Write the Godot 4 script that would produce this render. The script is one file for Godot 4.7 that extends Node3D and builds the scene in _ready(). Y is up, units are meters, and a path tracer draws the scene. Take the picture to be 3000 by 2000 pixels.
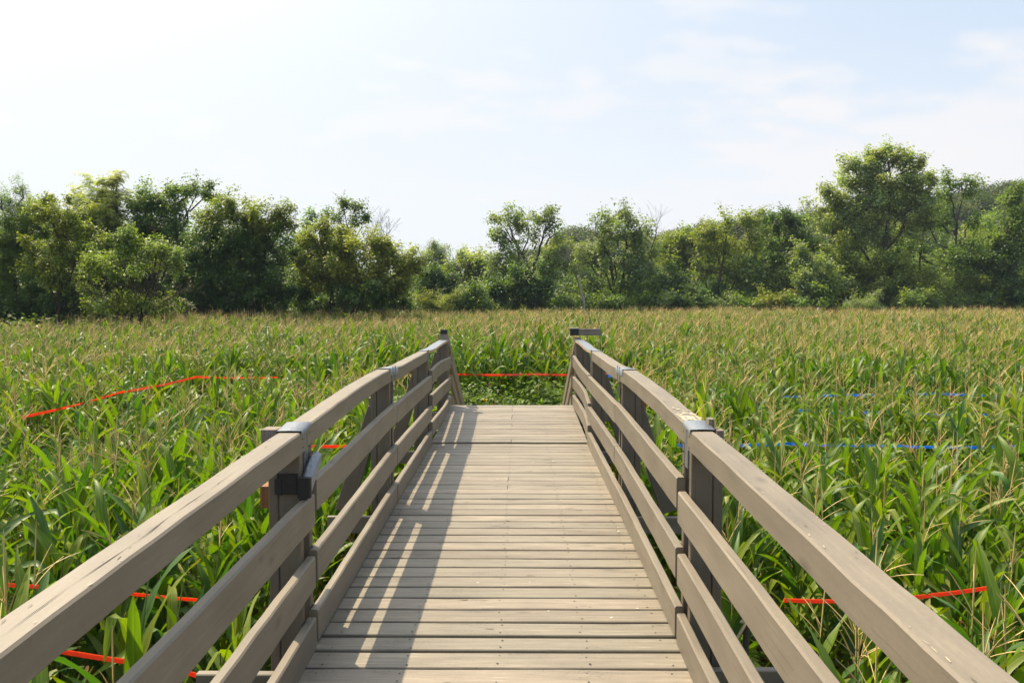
extends Node3D
# A taupe painted wooden footbridge over a corn maze, trees along the field's far edge. Metres; the bridge runs along -z, its middle at x = 0.

const EYE := 3.15
const SUN_AZ := 42.0
const SUN_EL := 55.0
var rng := RandomNumberGenerator.new()
var names := {}
var M := {}
var PAL := [Color(0.31, 0.355, 0.072), Color(0.235, 0.325, 0.078), Color(0.28, 0.355, 0.078), Color(0.140, 0.215, 0.06), Color(0.355, 0.375, 0.08), Color(0.32, 0.385, 0.15), Color(0.54, 0.55, 0.21), Color(0.45, 0.50, 0.20)]
var sprigs := []
const RAIL1 := [Vector2(-0.6, -0.668), Vector2(1.4, -0.612), Vector2(2.6, -0.574), Vector2(3.4, -0.552)]
const RAIL2 := [Vector2(3.43, -0.538), Vector2(4.4, -0.510), Vector2(5.1, -0.499), Vector2(5.73, -0.499)]
const TAPES := [[-6.7, -6.3, 11.0, -1.60], [-6.6, -6.2, 13.5, -1.57], [-6.4, -4.6, 16.2, -1.58], [1.8, 6.3, 10.1, -1.83], [4.9, 9.9, 15.7, -1.86], [4.6, 7.6, 13.3, -1.86], [16.0, 19.5, 33.0, -1.84], [11.1, 12.3, 35.0, -1.61], [1.7, 3.1, 5.0, -1.84], [-3.3, -1.7, 5.1, -1.84]]

# ---------------------------------------------------------------- mesh buffer
class Buf:
	var v := PackedVector3Array()
	var n := PackedVector3Array()
	var t := PackedVector2Array()
	var c := PackedColorArray()
	var ix := PackedInt32Array()
	func vert(p: Vector3, no: Vector3, uv := Vector2.ZERO, co := Color.WHITE) -> int:
		v.append(p)
		n.append(no)
		t.append(uv)
		c.append(co)
		return v.size() - 1
	func tri(a: int, b: int, d: int) -> void:
		var g := (v[b] - v[a]).cross(v[d] - v[a])
		if g.dot(n[a] + n[b] + n[d]) > 0.0:
			ix.append_array(PackedInt32Array([a, d, b]))
		else:
			ix.append_array(PackedInt32Array([a, b, d]))
	func quad(a: int, b: int, d: int, e: int) -> void:
		tri(a, b, d)
		tri(a, d, e)
	func face(p: Array, no: Vector3, uv: Array, co := Color.WHITE) -> void:
		var k := []
		for i in p.size():
			k.append(vert(p[i], no, uv[i], co))
		for i in range(1, p.size() - 1):
			tri(k[0], k[i], k[i + 1])
	func join(o: Buf, at: Transform3D) -> void:
		var first := v.size()
		for i in o.v.size():
			v.append(at * o.v[i])
			n.append((at.basis * o.n[i]).normalized())
		t.append_array(o.t)
		c.append_array(o.c)
		for i in o.ix:
			ix.append(first + i)
	func mesh(mat: Material, into: ArrayMesh = null) -> ArrayMesh:
		var m := into if into else ArrayMesh.new()
		if v.is_empty():
			return m
		var a := []
		a.resize(Mesh.ARRAY_MAX)
		a[Mesh.ARRAY_VERTEX] = v
		a[Mesh.ARRAY_NORMAL] = n
		a[Mesh.ARRAY_TEX_UV] = t
		a[Mesh.ARRAY_COLOR] = c
		a[Mesh.ARRAY_INDEX] = ix
		m.add_surface_from_arrays(Mesh.PRIMITIVE_TRIANGLES, a)
		m.surface_set_material(m.get_surface_count() - 1, mat)
		return m

# a straight or bent piece of lumber: chamfered section, w across «side», h along the up direction
func beam(b: Buf, pts: Array, w: float, h: float, side := Vector3.RIGHT, ch := 0.005, off := Vector2.ZERO, ends := true) -> void:
	var x := w / 2.0
	var y := h / 2.0
	var sec := [Vector2(-x + ch, y), Vector2(x - ch, y), Vector2(x, y - ch), Vector2(x, -y + ch), Vector2(x - ch, -y), Vector2(-x + ch, -y), Vector2(-x, -y + ch), Vector2(-x, y - ch)]
	var around := [0.0]
	for i in 8:
		around.append(around[i] + (sec[(i + 1) % 8] - sec[i]).length())
	var rings := []
	var fr := []
	var along := [0.0]
	for k in pts.size():
		var a: Vector3 = pts[maxi(k - 1, 0)]
		var c: Vector3 = pts[mini(k + 1, pts.size() - 1)]
		var d := (c - a).normalized()
		var s := (side - d * side.dot(d)).normalized()
		var u := s.cross(d)
		if u.y < -0.01 or (absf(u.y) <= 0.01 and u.z < 0):
			u = -u
		fr.append([s, u, d])
		var r := []
		for q in sec:
			r.append(pts[k] + s * q.x + u * q.y)
		rings.append(r)
		if k:
			along.append(along[k - 1] + (pts[k] - pts[k - 1]).length())
	for i in 8:
		var j := (i + 1) % 8
		var e: Vector2 = (sec[j] - sec[i]).normalized()
		var ids := []
		for k in pts.size():
			var no: Vector3 = fr[k][0] * -e.y + fr[k][1] * e.x
			if no.dot(fr[k][0] * (sec[i].x + sec[j].x) + fr[k][1] * (sec[i].y + sec[j].y)) < 0:
				no = -no
			ids.append([b.vert(rings[k][i], no, Vector2(along[k], around[i]) + off), b.vert(rings[k][j], no, Vector2(along[k], around[i + 1]) + off)])
		for k in pts.size() - 1:
			b.quad(ids[k][0], ids[k][1], ids[k + 1][1], ids[k + 1][0])
	if ends:
		for k in [0, pts.size() - 1]:
			var no: Vector3 = fr[k][2] * (-1.0 if k == 0 else 1.0)
			var uv := []
			for q in sec:
				uv.append(Vector2(q.y * 0.6, q.x * 2.0) + off)
			b.face(rings[k], no, uv)

func box(b: Buf, c: Vector3, s: Vector3, ch := 0.004) -> void:
	# longest axis carries the grain
	var off := Vector2(rng.randf() * 2.0, rng.randf())
	if s.y >= s.x and s.y >= s.z:
		beam(b, [c - Vector3(0, s.y / 2, 0), c + Vector3(0, s.y / 2, 0)], s.x, s.z, Vector3.RIGHT, ch, off)
	elif s.x >= s.z:
		beam(b, [c - Vector3(s.x / 2, 0, 0), c + Vector3(s.x / 2, 0, 0)], s.z, s.y, Vector3.BACK, ch, off)
	else:
		beam(b, [c + Vector3(0, 0, s.z / 2), c - Vector3(0, 0, s.z / 2)], s.x, s.y, Vector3.RIGHT, ch, off)

func tube(b: Buf, pts: Array, radii: Array, sides := 6, co := Color.WHITE, cap := true) -> void:
	var prev := []
	var along := 0.0
	var s := Vector3.ZERO
	for k in pts.size():
		var d: Vector3 = (pts[mini(k + 1, pts.size() - 1)] - pts[maxi(k - 1, 0)]).normalized()
		if s == Vector3.ZERO:
			s = d.cross(Vector3.UP if absf(d.y) < 0.9 else Vector3.RIGHT).normalized()
		s = (s - d * s.dot(d)).normalized()
		var u := d.cross(s)
		if k:
			along += (pts[k] - pts[k - 1]).length()
		var ring := []
		for i in sides + 1:
			var a := TAU * i / sides
			var no := s * cos(a) + u * sin(a)
			ring.append(b.vert(pts[k] + no * radii[k], no, Vector2(along, float(i) / sides * 0.5), co))
		if k:
			for i in sides:
				b.quad(prev[i], prev[i + 1], ring[i + 1], ring[i])
		prev = ring
	if cap and radii[-1] > 0.003:
		var no: Vector3 = (pts[-1] - pts[-2]).normalized()
		var m := b.vert(pts[-1] + no * radii[-1] * 0.3, no, Vector2.ZERO, co)
		for i in sides:
			b.tri(m, prev[i], prev[i + 1])

# ---------------------------------------------------------------- nodes
func numbered(called: String) -> String:
	var k: int = names.get(called, 0)
	names[called] = k + 1
	return called if k == 0 else "%s_%03d" % [called, k]

func tag(o: Node, label := "", category := "", group := "", kind := "") -> void:
	if label: o.set_meta("label", label)
	if category: o.set_meta("category", category)
	if group: o.set_meta("group", group)
	if kind: o.set_meta("kind", kind)

func thing(called: String, label: String, category: String, at := Vector3.ZERO, group := "") -> Node3D:
	var o := Node3D.new()
	o.name = numbered(called)
	add_child(o)
	o.position = at
	tag(o, label, category, group)
	return o

func part(called: String, m: Mesh, parent: Node, label := "") -> MeshInstance3D:
	var o := MeshInstance3D.new()
	o.name = called
	o.mesh = m
	parent.add_child(o, true)
	if label: o.set_meta("label", label)
	return o

func scatter(called: String, m: Mesh, where: Array, tint: Array, parent: Node) -> MultiMeshInstance3D:
	var mm := MultiMesh.new()
	mm.transform_format = MultiMesh.TRANSFORM_3D
	mm.use_colors = not tint.is_empty()
	mm.mesh = m
	mm.instance_count = where.size()
	for i in where.size():
		mm.set_instance_transform(i, where[i])
		if tint.size():
			mm.set_instance_color(i, tint[i])
	var o := MultiMeshInstance3D.new()
	o.name = called
	o.multimesh = mm
	parent.add_child(o, true)
	return o

# ---------------------------------------------------------------- materials
func mat(called: String, c: Color, rough := 0.7, spec := 0.5) -> StandardMaterial3D:
	var m := StandardMaterial3D.new()
	m.resource_name = called
	m.albedo_color = c.linear_to_srgb()
	m.roughness = rough
	m.metallic_specular = spec
	M[called] = m
	return m

func seamless(w: int, h: int, freq: float, sd: int, oct := 4) -> Image:
	var f := FastNoiseLite.new()
	f.seed = sd
	f.frequency = freq
	f.fractal_octaves = oct
	return f.get_seamless_image(w, h)

# painted boards: brush streaks along u, blotches, specks, knots, scratches; returns [colour, height]
func wood_maps(sd: int, grain: float, wear: float, dirt: float) -> Array:
	var W := 1024
	var H := 512
	var a := seamless(64, 512, 0.05, sd, 4)
	a.resize(W, H, Image.INTERPOLATE_CUBIC)
	var b := seamless(256, 256, 0.012, sd + 1, 3)
	b.resize(W, H, Image.INTERPOLATE_CUBIC)
	var d := seamless(128, 512, 0.16, sd + 2, 2)
	d.resize(W, H, Image.INTERPOLATE_CUBIC)
	var e := seamless(W, H, 0.09, sd + 3, 3)
	for im in [a, b, d, e]:
		im.convert(Image.FORMAT_L8)
	var da := a.get_data()
	var db := b.get_data()
	var dd := d.get_data()
	var de := e.get_data()
	var col := PackedByteArray()
	col.resize(W * H * 3)
	var hei := PackedByteArray()
	hei.resize(W * H)
	for i in W * H:
		var g := (da[i] - 128) / 128.0
		var bl := (db[i] - 128) / 128.0
		var fi := (dd[i] - 128) / 128.0
		var sp := (de[i] - 128) / 128.0
		var k := 1.0 + g * 0.10 * grain + bl * 0.06 + fi * 0.07 * grain + sp * 0.03
		var worn := clampf((bl * 0.7 + g * 0.9 + fi * 0.6 - 0.75) * 2.2, 0.0, 1.0) * wear
		var spot := clampf((sp * 0.9 - bl * 0.7 - 0.62) * 3.0, 0.0, 1.0) * dirt
		var r := 0.93 * k * (1.0 - spot * 0.45) + worn * 0.10
		var gg := 0.93 * k * (1.0 - spot * 0.45) + worn * 0.09
		var bb := 0.93 * k * (1.0 - spot * 0.42) + worn * 0.05
		col[i * 3] = clampi(int(r * 235.0), 0, 255)
		col[i * 3 + 1] = clampi(int(gg * 235.0), 0, 255)
		col[i * 3 + 2] = clampi(int(bb * 235.0), 0, 255)
		hei[i] = clampi(int(128.0 + g * 40.0 * grain + fi * 45.0 * grain + sp * 10.0 - worn * 20.0), 0, 255)
	var c := Image.create_from_data(W, H, false, Image.FORMAT_RGB8, col)
	var h := Image.create_from_data(W, H, false, Image.FORMAT_L8, hei)
	var r2 := RandomNumberGenerator.new()
	r2.seed = sd
	for k in 46:  # fine scratches and cracks along the grain
		var x := r2.randi_range(0, W - 140)
		var y := float(r2.randi_range(4, H - 5))
		var len := r2.randi_range(20, 130)
		var tone := r2.randf_range(0.62, 0.9) if r2.randf() < 0.7 else 1.12
		for q in len:
			y = clampf(y + r2.randf_range(-0.22, 0.22), 1, H - 2)
			var p := c.get_pixel(x + q, int(y))
			c.set_pixel(x + q, int(y), Color(minf(p.r * tone, 1), minf(p.g * tone, 1), minf(p.b * tone, 1)))
	for k in 5:  # knots
		var kx := r2.randi_range(40, W - 40)
		var ky := r2.randi_range(30, H - 30)
		var kr := r2.randf_range(9, 17)
		for yy in range(-28, 29):
			for xx in range(-36, 37):
				var q := Vector2(xx * 0.75, yy).length()
				if q < kr * 1.5:
					var ringy := 0.5 + 0.5 * sin(q * 1.3)
					var f := (1.0 - q / (kr * 1.5)) * (0.10 + 0.14 * ringy)
					var p := c.get_pixel(kx + xx, ky + yy)
					c.set_pixel(kx + xx, ky + yy, Color(p.r * (1 - f), p.g * (1 - f), p.b * (1 - f)))
	return [ImageTexture.create_from_image(c), ImageTexture.create_from_image(h)]

func wood(called: String, c: Color, maps: Array, rough: float, bump: float) -> StandardMaterial3D:
	var m := mat(called, c, rough, 0.45)
	m.albedo_texture = maps[0]
	m.heightmap_enabled = true
	m.heightmap_texture = maps[1]
	m.heightmap_scale = bump
	m.uv1_scale = Vector3(0.5, 1.6, 1)
	return m

func leaf_texture() -> ImageTexture:
	var im := Image.create(64, 128, false, Image.FORMAT_RGB8)
	var f := FastNoiseLite.new()
	f.seed = 5
	f.frequency = 0.03
	for y in 128:
		for x in 64:
			var u := (x + 0.5) / 64.0
			var mid := exp(-pow((u - 0.5) / 0.045, 2.0))
			var vein := 0.5 + 0.5 * sin(u * 64.0 * 0.9)
			var k := 0.86 + 0.05 * vein + 0.12 * f.get_noise_2d(x * 3.0, y * 0.6)
			var tip := smoothstep(0.0, 0.11, 1.0 - (y + 0.5) / 128.0)
			var c := Color(k, k, k).lerp(Color(1.0, 1.0, 1.0), mid * 0.9)
			if mid > 0.3:
				c.b = minf(1.0, c.b * 1.05)
			c = c.lerp(Color(1.0, 0.78, 0.55), (1.0 - tip) * 0.95)
			im.set_pixel(x, y, c)
	return ImageTexture.create_from_image(im)

func materials() -> void:
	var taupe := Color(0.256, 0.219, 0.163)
	var rail := wood_maps(11, 0.26, 0.3, 0.15)
	var deck := wood_maps(29, 0.8, 1.0, 0.3)
	var raw := wood_maps(47, 1.6, 0.6, 1.0)
	for k in 4:
		var s: float = [1.0, 0.95, 1.05, 0.98][k]
		wood("rail%d" % k, taupe * s, rail, 0.52, 0.05)
	for k in 6:
		var s: float = [1.0, 0.90, 1.08, 0.96, 1.04, 0.86][k]
		var tint := Color(0.286, 0.252, 0.193) * s
		tint.r *= [1.0, 1.02, 1.03, 0.98, 1.0, 1.03][k]
		wood("deck%d" % k, tint, deck, 0.55, 0.09)
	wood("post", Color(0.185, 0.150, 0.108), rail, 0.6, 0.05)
	wood("weathered", Color(0.30, 0.245, 0.195), raw, 0.8, 0.12)
	wood("orange_wood", Color(0.30, 0.13, 0.05), raw, 0.75, 0.1)
	wood("fresh_wood", Color(0.62, 0.42, 0.20), raw, 0.7, 0.08)
	var tw := seamless(256, 256, 0.03, 71, 4)
	tw.resize(64, 256)
	tw.resize(256, 256)
	var tt := ImageTexture.create_from_image(tw)
	for q in [["silver_tape", Color(0.19, 0.215, 0.245), 0.36], ["dark_tape", Color(0.10, 0.115, 0.12), 0.35], ["black_tape", Color(0.008, 0.0075, 0.0075), 0.6]]:
		var m := mat(q[0], q[1], q[2], 0.5)
		m.heightmap_enabled = true
		m.heightmap_texture = tt
		m.heightmap_scale = 0.3 if q[0] != "black_tape" else 0.05
		m.uv1_triplanar = true
		m.uv1_scale = Vector3(6, 6, 6)
	M["silver_tape"].metallic = 0.25
	mat("nail", Color(0.03, 0.025, 0.02), 0.6)
	mat("crack", Color(0.035, 0.028, 0.02), 0.9)
	mat("chip", Color(0.42, 0.37, 0.27), 0.8)
	mat("chip_white", Color(0.78, 0.76, 0.72), 0.7)
	mat("scuff", Color(0.15, 0.12, 0.085), 0.8)
	mat("rope", Color(0.50, 0.40, 0.22), 0.9)
	for q in [["orange_ribbon", Color(1.0, 0.15, 0.05)], ["blue_ribbon", Color(0.02, 0.36, 0.88)], ["lime_ribbon", Color(0.40, 0.72, 0.04)], ["green_ribbon", Color(0.01, 0.36, 0.15)]]:
		var m := mat(q[0], q[1], 0.35, 0.5)
		m.backlight_enabled = true
		m.backlight = q[1].linear_to_srgb()
	var lt := leaf_texture()
	for q in [["corn_leaf", Color(0.215, 0.355, 0.040), Color(0.84, 1.0, 0.12)], ["corn_leaf_dark", Color(0.120, 0.255, 0.056), Color(0.60, 0.80, 0.12)], ["corn_leaf_pale", Color(0.33, 0.43, 0.055), Color(0.80, 0.95, 0.12)], ["dry_leaf", Color(0.40, 0.29, 0.13), Color(0.4, 0.35, 0.2)]]:
		var m := mat(q[0], q[1], 0.46, 0.42)
		m.albedo_texture = lt
		m.vertex_color_use_as_albedo = true
		m.backlight_enabled = true
		m.backlight = q[2].linear_to_srgb()
	for q in [["corn_stalk", Color(0.14, 0.20, 0.05)], ["tassel", Color(0.66, 0.50, 0.20)], ["husk", Color(0.22, 0.30, 0.09)], ["silk", Color(0.30, 0.13, 0.05)]]:
		mat(q[0], q[1], 0.6, 0.4).vertex_color_use_as_albedo = true
	var m := mat("foliage", Color.WHITE, 0.5, 0.45)
	m.vertex_color_use_as_albedo = true
	m.backlight_enabled = true
	m.backlight = Color(0.82, 0.95, 0.22).linear_to_srgb()
	mat("bark", Color(0.075, 0.058, 0.043), 0.9, 0.3)
	mat("pale_bark", Color(0.30, 0.26, 0.21), 0.9, 0.3)
	mat("stem", Color(0.12, 0.16, 0.04), 0.7)
	mat("petal", Color(0.80, 0.52, 0.02), 0.6)
	mat("white_paint", Color(0.78, 0.76, 0.74), 0.5)
	mat("red_leaf", Color(0.5, 0.05, 0.02), 0.6)
	var soil := mat("soil", Color(0.16, 0.12, 0.075), 0.95, 0.2)
	var st := seamless(512, 512, 0.02, 91, 5)
	st.convert(Image.FORMAT_RGB8)
	for y in 512:
		for x in 512:
			var k := st.get_pixel(x, y).r
			st.set_pixel(x, y, Color(0.62 + 0.38 * k, 0.60 + 0.40 * k, 0.56 + 0.42 * k))
	soil.albedo_texture = ImageTexture.create_from_image(st)
	soil.uv1_triplanar = true
	soil.uv1_world_triplanar = true
	soil.uv1_scale = Vector3(0.35, 0.35, 0.35)
	mat("grass", Color(0.075, 0.095, 0.025), 0.95, 0.2)

# ---------------------------------------------------------------- sky, sun, camera
func sky_image() -> Image:
	var W := 2048
	var H := 1024
	var im := Image.create(W, H, false, Image.FORMAT_RGBF)
	var sun := sun_dir()
	var f := FastNoiseLite.new()
	f.seed = 8
	f.frequency = 1.0
	f.fractal_octaves = 5
	var g := FastNoiseLite.new()
	g.seed = 21
	g.frequency = 1.0
	g.fractal_octaves = 3
	var low := Color(0.80, 0.85, 0.90)
	for y in H:
		var th := PI * (y + 0.5) / H
		var el := PI / 2 - th
		if el < -0.04:
			for x in W:
				im.set_pixel(x, y, Color(0.30, 0.30, 0.26))
			continue
		for x in W:
			var az := TAU * (x + 0.5) / W
			var d := Vector3(sin(az) * cos(el), sin(el), -cos(az) * cos(el))
			var ang := acos(clampf(d.dot(sun), -1, 1))
			# clear air: pale round the sun and along the horizon, light blue away from both
			var t := smoothstep(0.45, 1.5, ang)
			var up := smoothstep(0.0, 0.75, el)
			var air := Color(0.96, 0.985, 1.0).lerp(Color(0.555, 0.735, 0.965), t * (0.16 + 0.84 * smoothstep(0.06, 0.42, el)))
			air = air.lerp(Color(0.38, 0.56, 0.86), up * t * 0.75)
			air *= 1.0 + 0.30 * exp(-ang * ang / 0.30)
			# thin cloud: sheared noise on a plane overhead
			var q := Vector2(d.x, -d.z) / (maxf(d.y, 0.0) + 0.22)
			var n := f.get_noise_2d(q.x * 1.05 + 3.0, q.y * 1.5) + 0.45 * g.get_noise_2d(q.x * 3.6, q.y * 6.0)
			# a long bank low on the right, thinning towards the left
			var bank := smoothstep(0.0, 0.06, 0.150 + 0.25 * (az if az < PI else az - TAU) - el + 0.10 * n) * smoothstep(-0.12, 0.35, (az if az < PI else az - TAU)) * (1.0 if absf(az - PI) > 1.2 else 0.0)
			var puff := smoothstep(0.16, 0.55, n) * 0.5
			var cl := clampf(maxf(bank * (0.72 + 0.4 * n), puff), 0.0, 1.0)
			var cc := Color(0.94, 0.925, 0.93) * (1.0 + 0.30 * exp(-ang * ang / 0.5))
			var small := Vector2((az if az < PI else az - TAU) - 0.080, (el - 0.245) * 1.3).length()
			cl = maxf(cl, smoothstep(0.034, 0.004, small + 0.030 * n) * 0.6)
			var c := air.lerp(cc, cl) * 0.56 + Color(1.0, 0.97, 0.92) * 2.6 * exp(-ang * ang / 0.125)
			im.set_pixel(x, y, c)
	return im

func sun_dir() -> Vector3:
	var a := deg_to_rad(SUN_AZ)
	var e := deg_to_rad(SUN_EL)
	return Vector3(-sin(a) * cos(e), sin(e), -cos(a) * cos(e))

# ---------------------------------------------------------------- the footbridge
func lerp_pts(p: Array, d: float) -> float:
	for i in p.size() - 1:
		if d <= p[i + 1].x or i == p.size() - 2:
			var a: Vector2 = p[i]
			var b: Vector2 = p[i + 1]
			var q: Vector2 = p[maxi(i - 1, 0)]
			var r: Vector2 = p[mini(i + 2, p.size() - 1)]
			var t := clampf((d - a.x) / (b.x - a.x), -0.05, 1.05)
			return cubic_interpolate(a.y, b.y, q.y, r.y, t)
	return p[0].y

func deck_rel(d: float) -> float:
	if d < 3.45: return -1.474 - 0.022 * (3.45 - d)
	if d < 5.74: return lerpf(-1.470, -1.446, (d - 3.45) / 2.29)
	if d < 8.08: return lerpf(-1.447, -1.444, (d - 5.74) / 2.34)
	return lerpf(-1.431, -1.372, (d - 8.08) / 2.25)

func run(x: float, p: Array, drop: float, step := 0.2, wob := 0.0012) -> Array:
	# points of a board whose top edge follows p (depth, height from the eye)
	var out := []
	var a: float = p[0].x
	var b: float = p[-1].x
	var k := maxi(2, int(ceil((b - a) / step)))
	for i in k + 1:
		var d := lerpf(a, b, float(i) / k)
		out.append(Vector3(x + rng.randf_range(-wob, wob), EYE + lerp_pts(p, d) - drop + rng.randf_range(-wob, wob), -d))
	return out

func panel(rail_node: Node, s: float, d0: float, d1: float, rail_p: Array, boards: Array, bh: float, flat_cap := false) -> void:
	var off := func(): return Vector2(rng.randf() * 2.0, rng.randf())
	if flat_cap:
		var b := Buf.new()
		beam(b, run(s * 0.8425, rail_p, 0.0135), 0.098, 0.022, Vector3.RIGHT, 0.003, off.call())
		part("top_rail", b.mesh(M["fresh_wood"]), rail_node, "bare plank capping the rail")
		b = Buf.new()
		var q := []
		for p in rail_p:
			q.append(Vector2(p.x, p.y + 0.0035))
		beam(b, run(s * 0.845, q, 0.0035, 0.15, 0.002), 0.106, 0.006, Vector3.RIGHT, 0.001, off.call())
		part("tape_wrap", b.mesh(M["silver_tape"]), rail_node, "silver tape laid along the rail top")
	else:
		var b := Buf.new()
		beam(b, run(s * 0.8475, rail_p, 0.046, 0.16, 0.0014), 0.095, 0.092, Vector3.RIGHT, 0.006, off.call())
		part("top_rail", b.mesh(M["rail%d" % (rng.randi() % 4)]), rail_node)
	for k in boards.size():
		var b := Buf.new()
		beam(b, run(s * 0.780, boards[k], bh / 2, 0.16), 0.038, bh, Vector3.RIGHT, 0.006, off.call())
		part("rail_board", b.mesh(M["rail%d" % (rng.randi() % 4)]), rail_node)
	var jn := 0.055
	for d in [d0 + jn, d1 - jn]:
		var top: float = EYE + lerp_pts(rail_p, d)
		var bot := EYE + deck_rel(d) - 0.24
		var b := Buf.new()
		box(b, Vector3(s * 0.845, (top - 0.004 + bot) / 2, -d), Vector3(0.088, top - 0.004 - bot, 0.05))
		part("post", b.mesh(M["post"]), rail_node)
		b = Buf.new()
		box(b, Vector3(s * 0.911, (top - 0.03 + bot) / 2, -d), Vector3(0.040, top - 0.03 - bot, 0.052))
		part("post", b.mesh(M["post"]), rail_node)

func bridge() -> void:
	var br := thing("wooden_footbridge", "taupe painted wooden footbridge with board railings leading out over the corn", "footbridge")
	# deck
	var d := -0.9
	var k := 0
	var nails := []
	var pitch := 0.1472
	while d < 10.30:
		var mid := d + pitch / 2
		var joint := false
		for j in [3.45, 5.74, 8.08]:
			if d < j and d + pitch > j + 0.03:
				joint = true
		var wd := pitch - (rng.randf_range(0.013, 0.020) if d < 5.5 else rng.randf_range(0.008, 0.013))
		if joint:
			wd -= 0.012
		var ends := [[-0.772, 0.772]]
		if mid > 5.8 and rng.randf() < 0.22:
			var cut := 0.01 + rng.randf_range(-0.006, 0.006)
			ends = [[-0.772, cut - 0.002], [cut + 0.002, 0.772]]
		var y0 := EYE + deck_rel(mid) - 0.019 + rng.randf_range(-0.0015, 0.0015)
		var tilt := (deck_rel(mid + 0.06) - deck_rel(mid - 0.06)) / 0.12 if not joint else 0.0
		var askew := rng.randf_range(-0.0008, 0.0008)
		for e in ends:
			var b := Buf.new()
			var pts := []
			var n := 7
			for i in n:
				pts.append(Vector3(lerpf(e[0], e[1], i / (n - 1.0)) , y0 + rng.randf_range(-0.001, 0.001), -mid + rng.randf_range(-0.0022, 0.0022) + askew * (i - 3.0)))
			beam(b, pts, wd, 0.038, Vector3(0, tilt, -1).normalized(), 0.004, Vector2(rng.randf() * 2.0, rng.randf()))
			part("deck_board", b.mesh(M["deck%d" % (rng.randi() % 6)]), br)
		for x in [-0.70, -0.37, 0.01, 0.37, 0.70]:
			for q in [-0.035, 0.04]:
				if rng.randf() < 0.86:
					nails.append(Vector3(x + rng.randf_range(-0.012, 0.012), y0 + 0.0205, -mid + q + rng.randf_range(-0.008, 0.008)))
		d += pitch
		k += 1
	var nb := Buf.new()
	for p in nails:
		var pts := []
		var uv := []
		var r := rng.randf_range(0.0035, 0.006)
		for i in 6:
			pts.append(p + Vector3(cos(TAU * i / 6) * r, 0, sin(TAU * i / 6) * r))
			uv.append(Vector2.ZERO)
		nb.face(pts, Vector3.UP, uv)
	tag(part("nail_heads", nb.mesh(M["nail"]), br), "", "", "", "stuff")
	# droppings and paint flecks
	var cb := Buf.new()
	for i in 46:
		var q := Vector3(rng.randf_range(-0.72, 0.72), 0, -rng.randf_range(1.5, 9.5))
		q.y = EYE + deck_rel(-q.z) + 0.0025
		sliver(cb, q, rng.randf_range(0.003, 0.012), rng.randf_range(0.002, 0.005), rng.randf() * 0.6)
	tag(part("paint_flecks", cb.mesh(M["chip_white"]), br), "", "", "", "stuff")
	# stains and scuffs that show the bare darker wood
	cb = Buf.new()
	for i in 34:
		var q := Vector3(clampf(rng.randfn(0.0, 0.38), -0.7, 0.7), 0, -rng.randf_range(2.2, 9.8))
		q.y = EYE + deck_rel(-q.z) + 0.0022
		for k2 in rng.randi_range(2, 6):
			sliver(cb, q + Vector3(rng.randf_range(-0.05, 0.05), 0.0, rng.randf_range(-0.012, 0.012)), rng.randf_range(0.006, 0.03), rng.randf_range(0.001, 0.003), 0.0)
	tag(part("scuffs", cb.mesh(M["scuff"]), br), "", "", "", "stuff")
	# stringers
	for x in [-0.70, 0.0, 0.70]:
		for q in [[-0.9, 3.44], [3.46, 5.73], [5.75, 8.07], [8.09, 10.33]]:
			var b := Buf.new()
			beam(b, [Vector3(x, EYE + deck_rel(q[0] + 0.001) - 0.13, -q[0]), Vector3(x, EYE + deck_rel(q[1] - 0.001) - 0.13, -q[1])], 0.04, 0.18)
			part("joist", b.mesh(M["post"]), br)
	# end boards facing the ramp
	var eb := Buf.new()
	box(eb, Vector3(0, EYE - 1.372 - 0.11, -10.36), Vector3(1.6, 0.19, 0.04))
	part("end_board", eb.mesh(M["rail1"]), br)
	# railings
	for s in [-1.0, 1.0]:
		var side := "left" if s < 0 else "right"
		var R := Node3D.new()
		R.name = "railing"
		br.add_child(R, true)
		tag(R, "%s railing of the footbridge" % side)
		var A := 3.42 if s < 0 else 3.47
		panel(R, s, -0.6, A - 0.02, [Vector2(-0.6, -0.668), Vector2(1.4, -0.612), Vector2(2.6, -0.574), Vector2(A - 0.02, -0.552)], [[Vector2(-0.6, -0.885), Vector2(1.4, -0.850), Vector2(A - 0.02, -0.818)], [Vector2(-0.6, -1.150), Vector2(1.4, -1.118), Vector2(A - 0.02, -1.084)], [Vector2(-0.6, -1.41), Vector2(1.4, -1.376), Vector2(A - 0.02, -1.342)]], 0.137)
		panel(R, s, A + 0.015, 5.73, [Vector2(A + 0.015, -0.538), Vector2(4.4, -0.510), Vector2(5.1, -0.499), Vector2(5.73, -0.499)], [[Vector2(A + 0.015, -0.764), Vector2(5.73, -0.737)], [Vector2(A + 0.015, -1.067), Vector2(5.73, -1.037)], [Vector2(A + 0.015, -1.324), Vector2(5.73, -1.303)]], 0.139)
		panel(R, s, 5.75, 8.06, [Vector2(5.75, -0.503), Vector2(6.3, -0.520), Vector2(7.1, -0.524), Vector2(8.06, -0.530)], [[Vector2(5.75, -0.746), Vector2(8.06, -0.765)], [Vector2(5.75, -1.040), Vector2(8.06, -1.063)], [Vector2(5.75, -1.312), Vector2(8.06, -1.313)]], 0.140)
		var b1 := [Vector2(8.10, -0.722), Vector2(8.75, -0.708), Vector2(9.4, -0.718), Vector2(10.3, -0.752)] if s < 0 else [Vector2(8.02, -0.757), Vector2(8.8, -0.762), Vector2(9.5, -0.752), Vector2(10.3, -0.728)]
		var b2 := [Vector2(8.10, -0.965), Vector2(9.0, -0.979), Vector2(10.3, -1.005)] if s < 0 else [Vector2(8.02, -1.033), Vector2(8.6, -0.972), Vector2(9.4, -0.974), Vector2(10.3, -0.990)]
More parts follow.
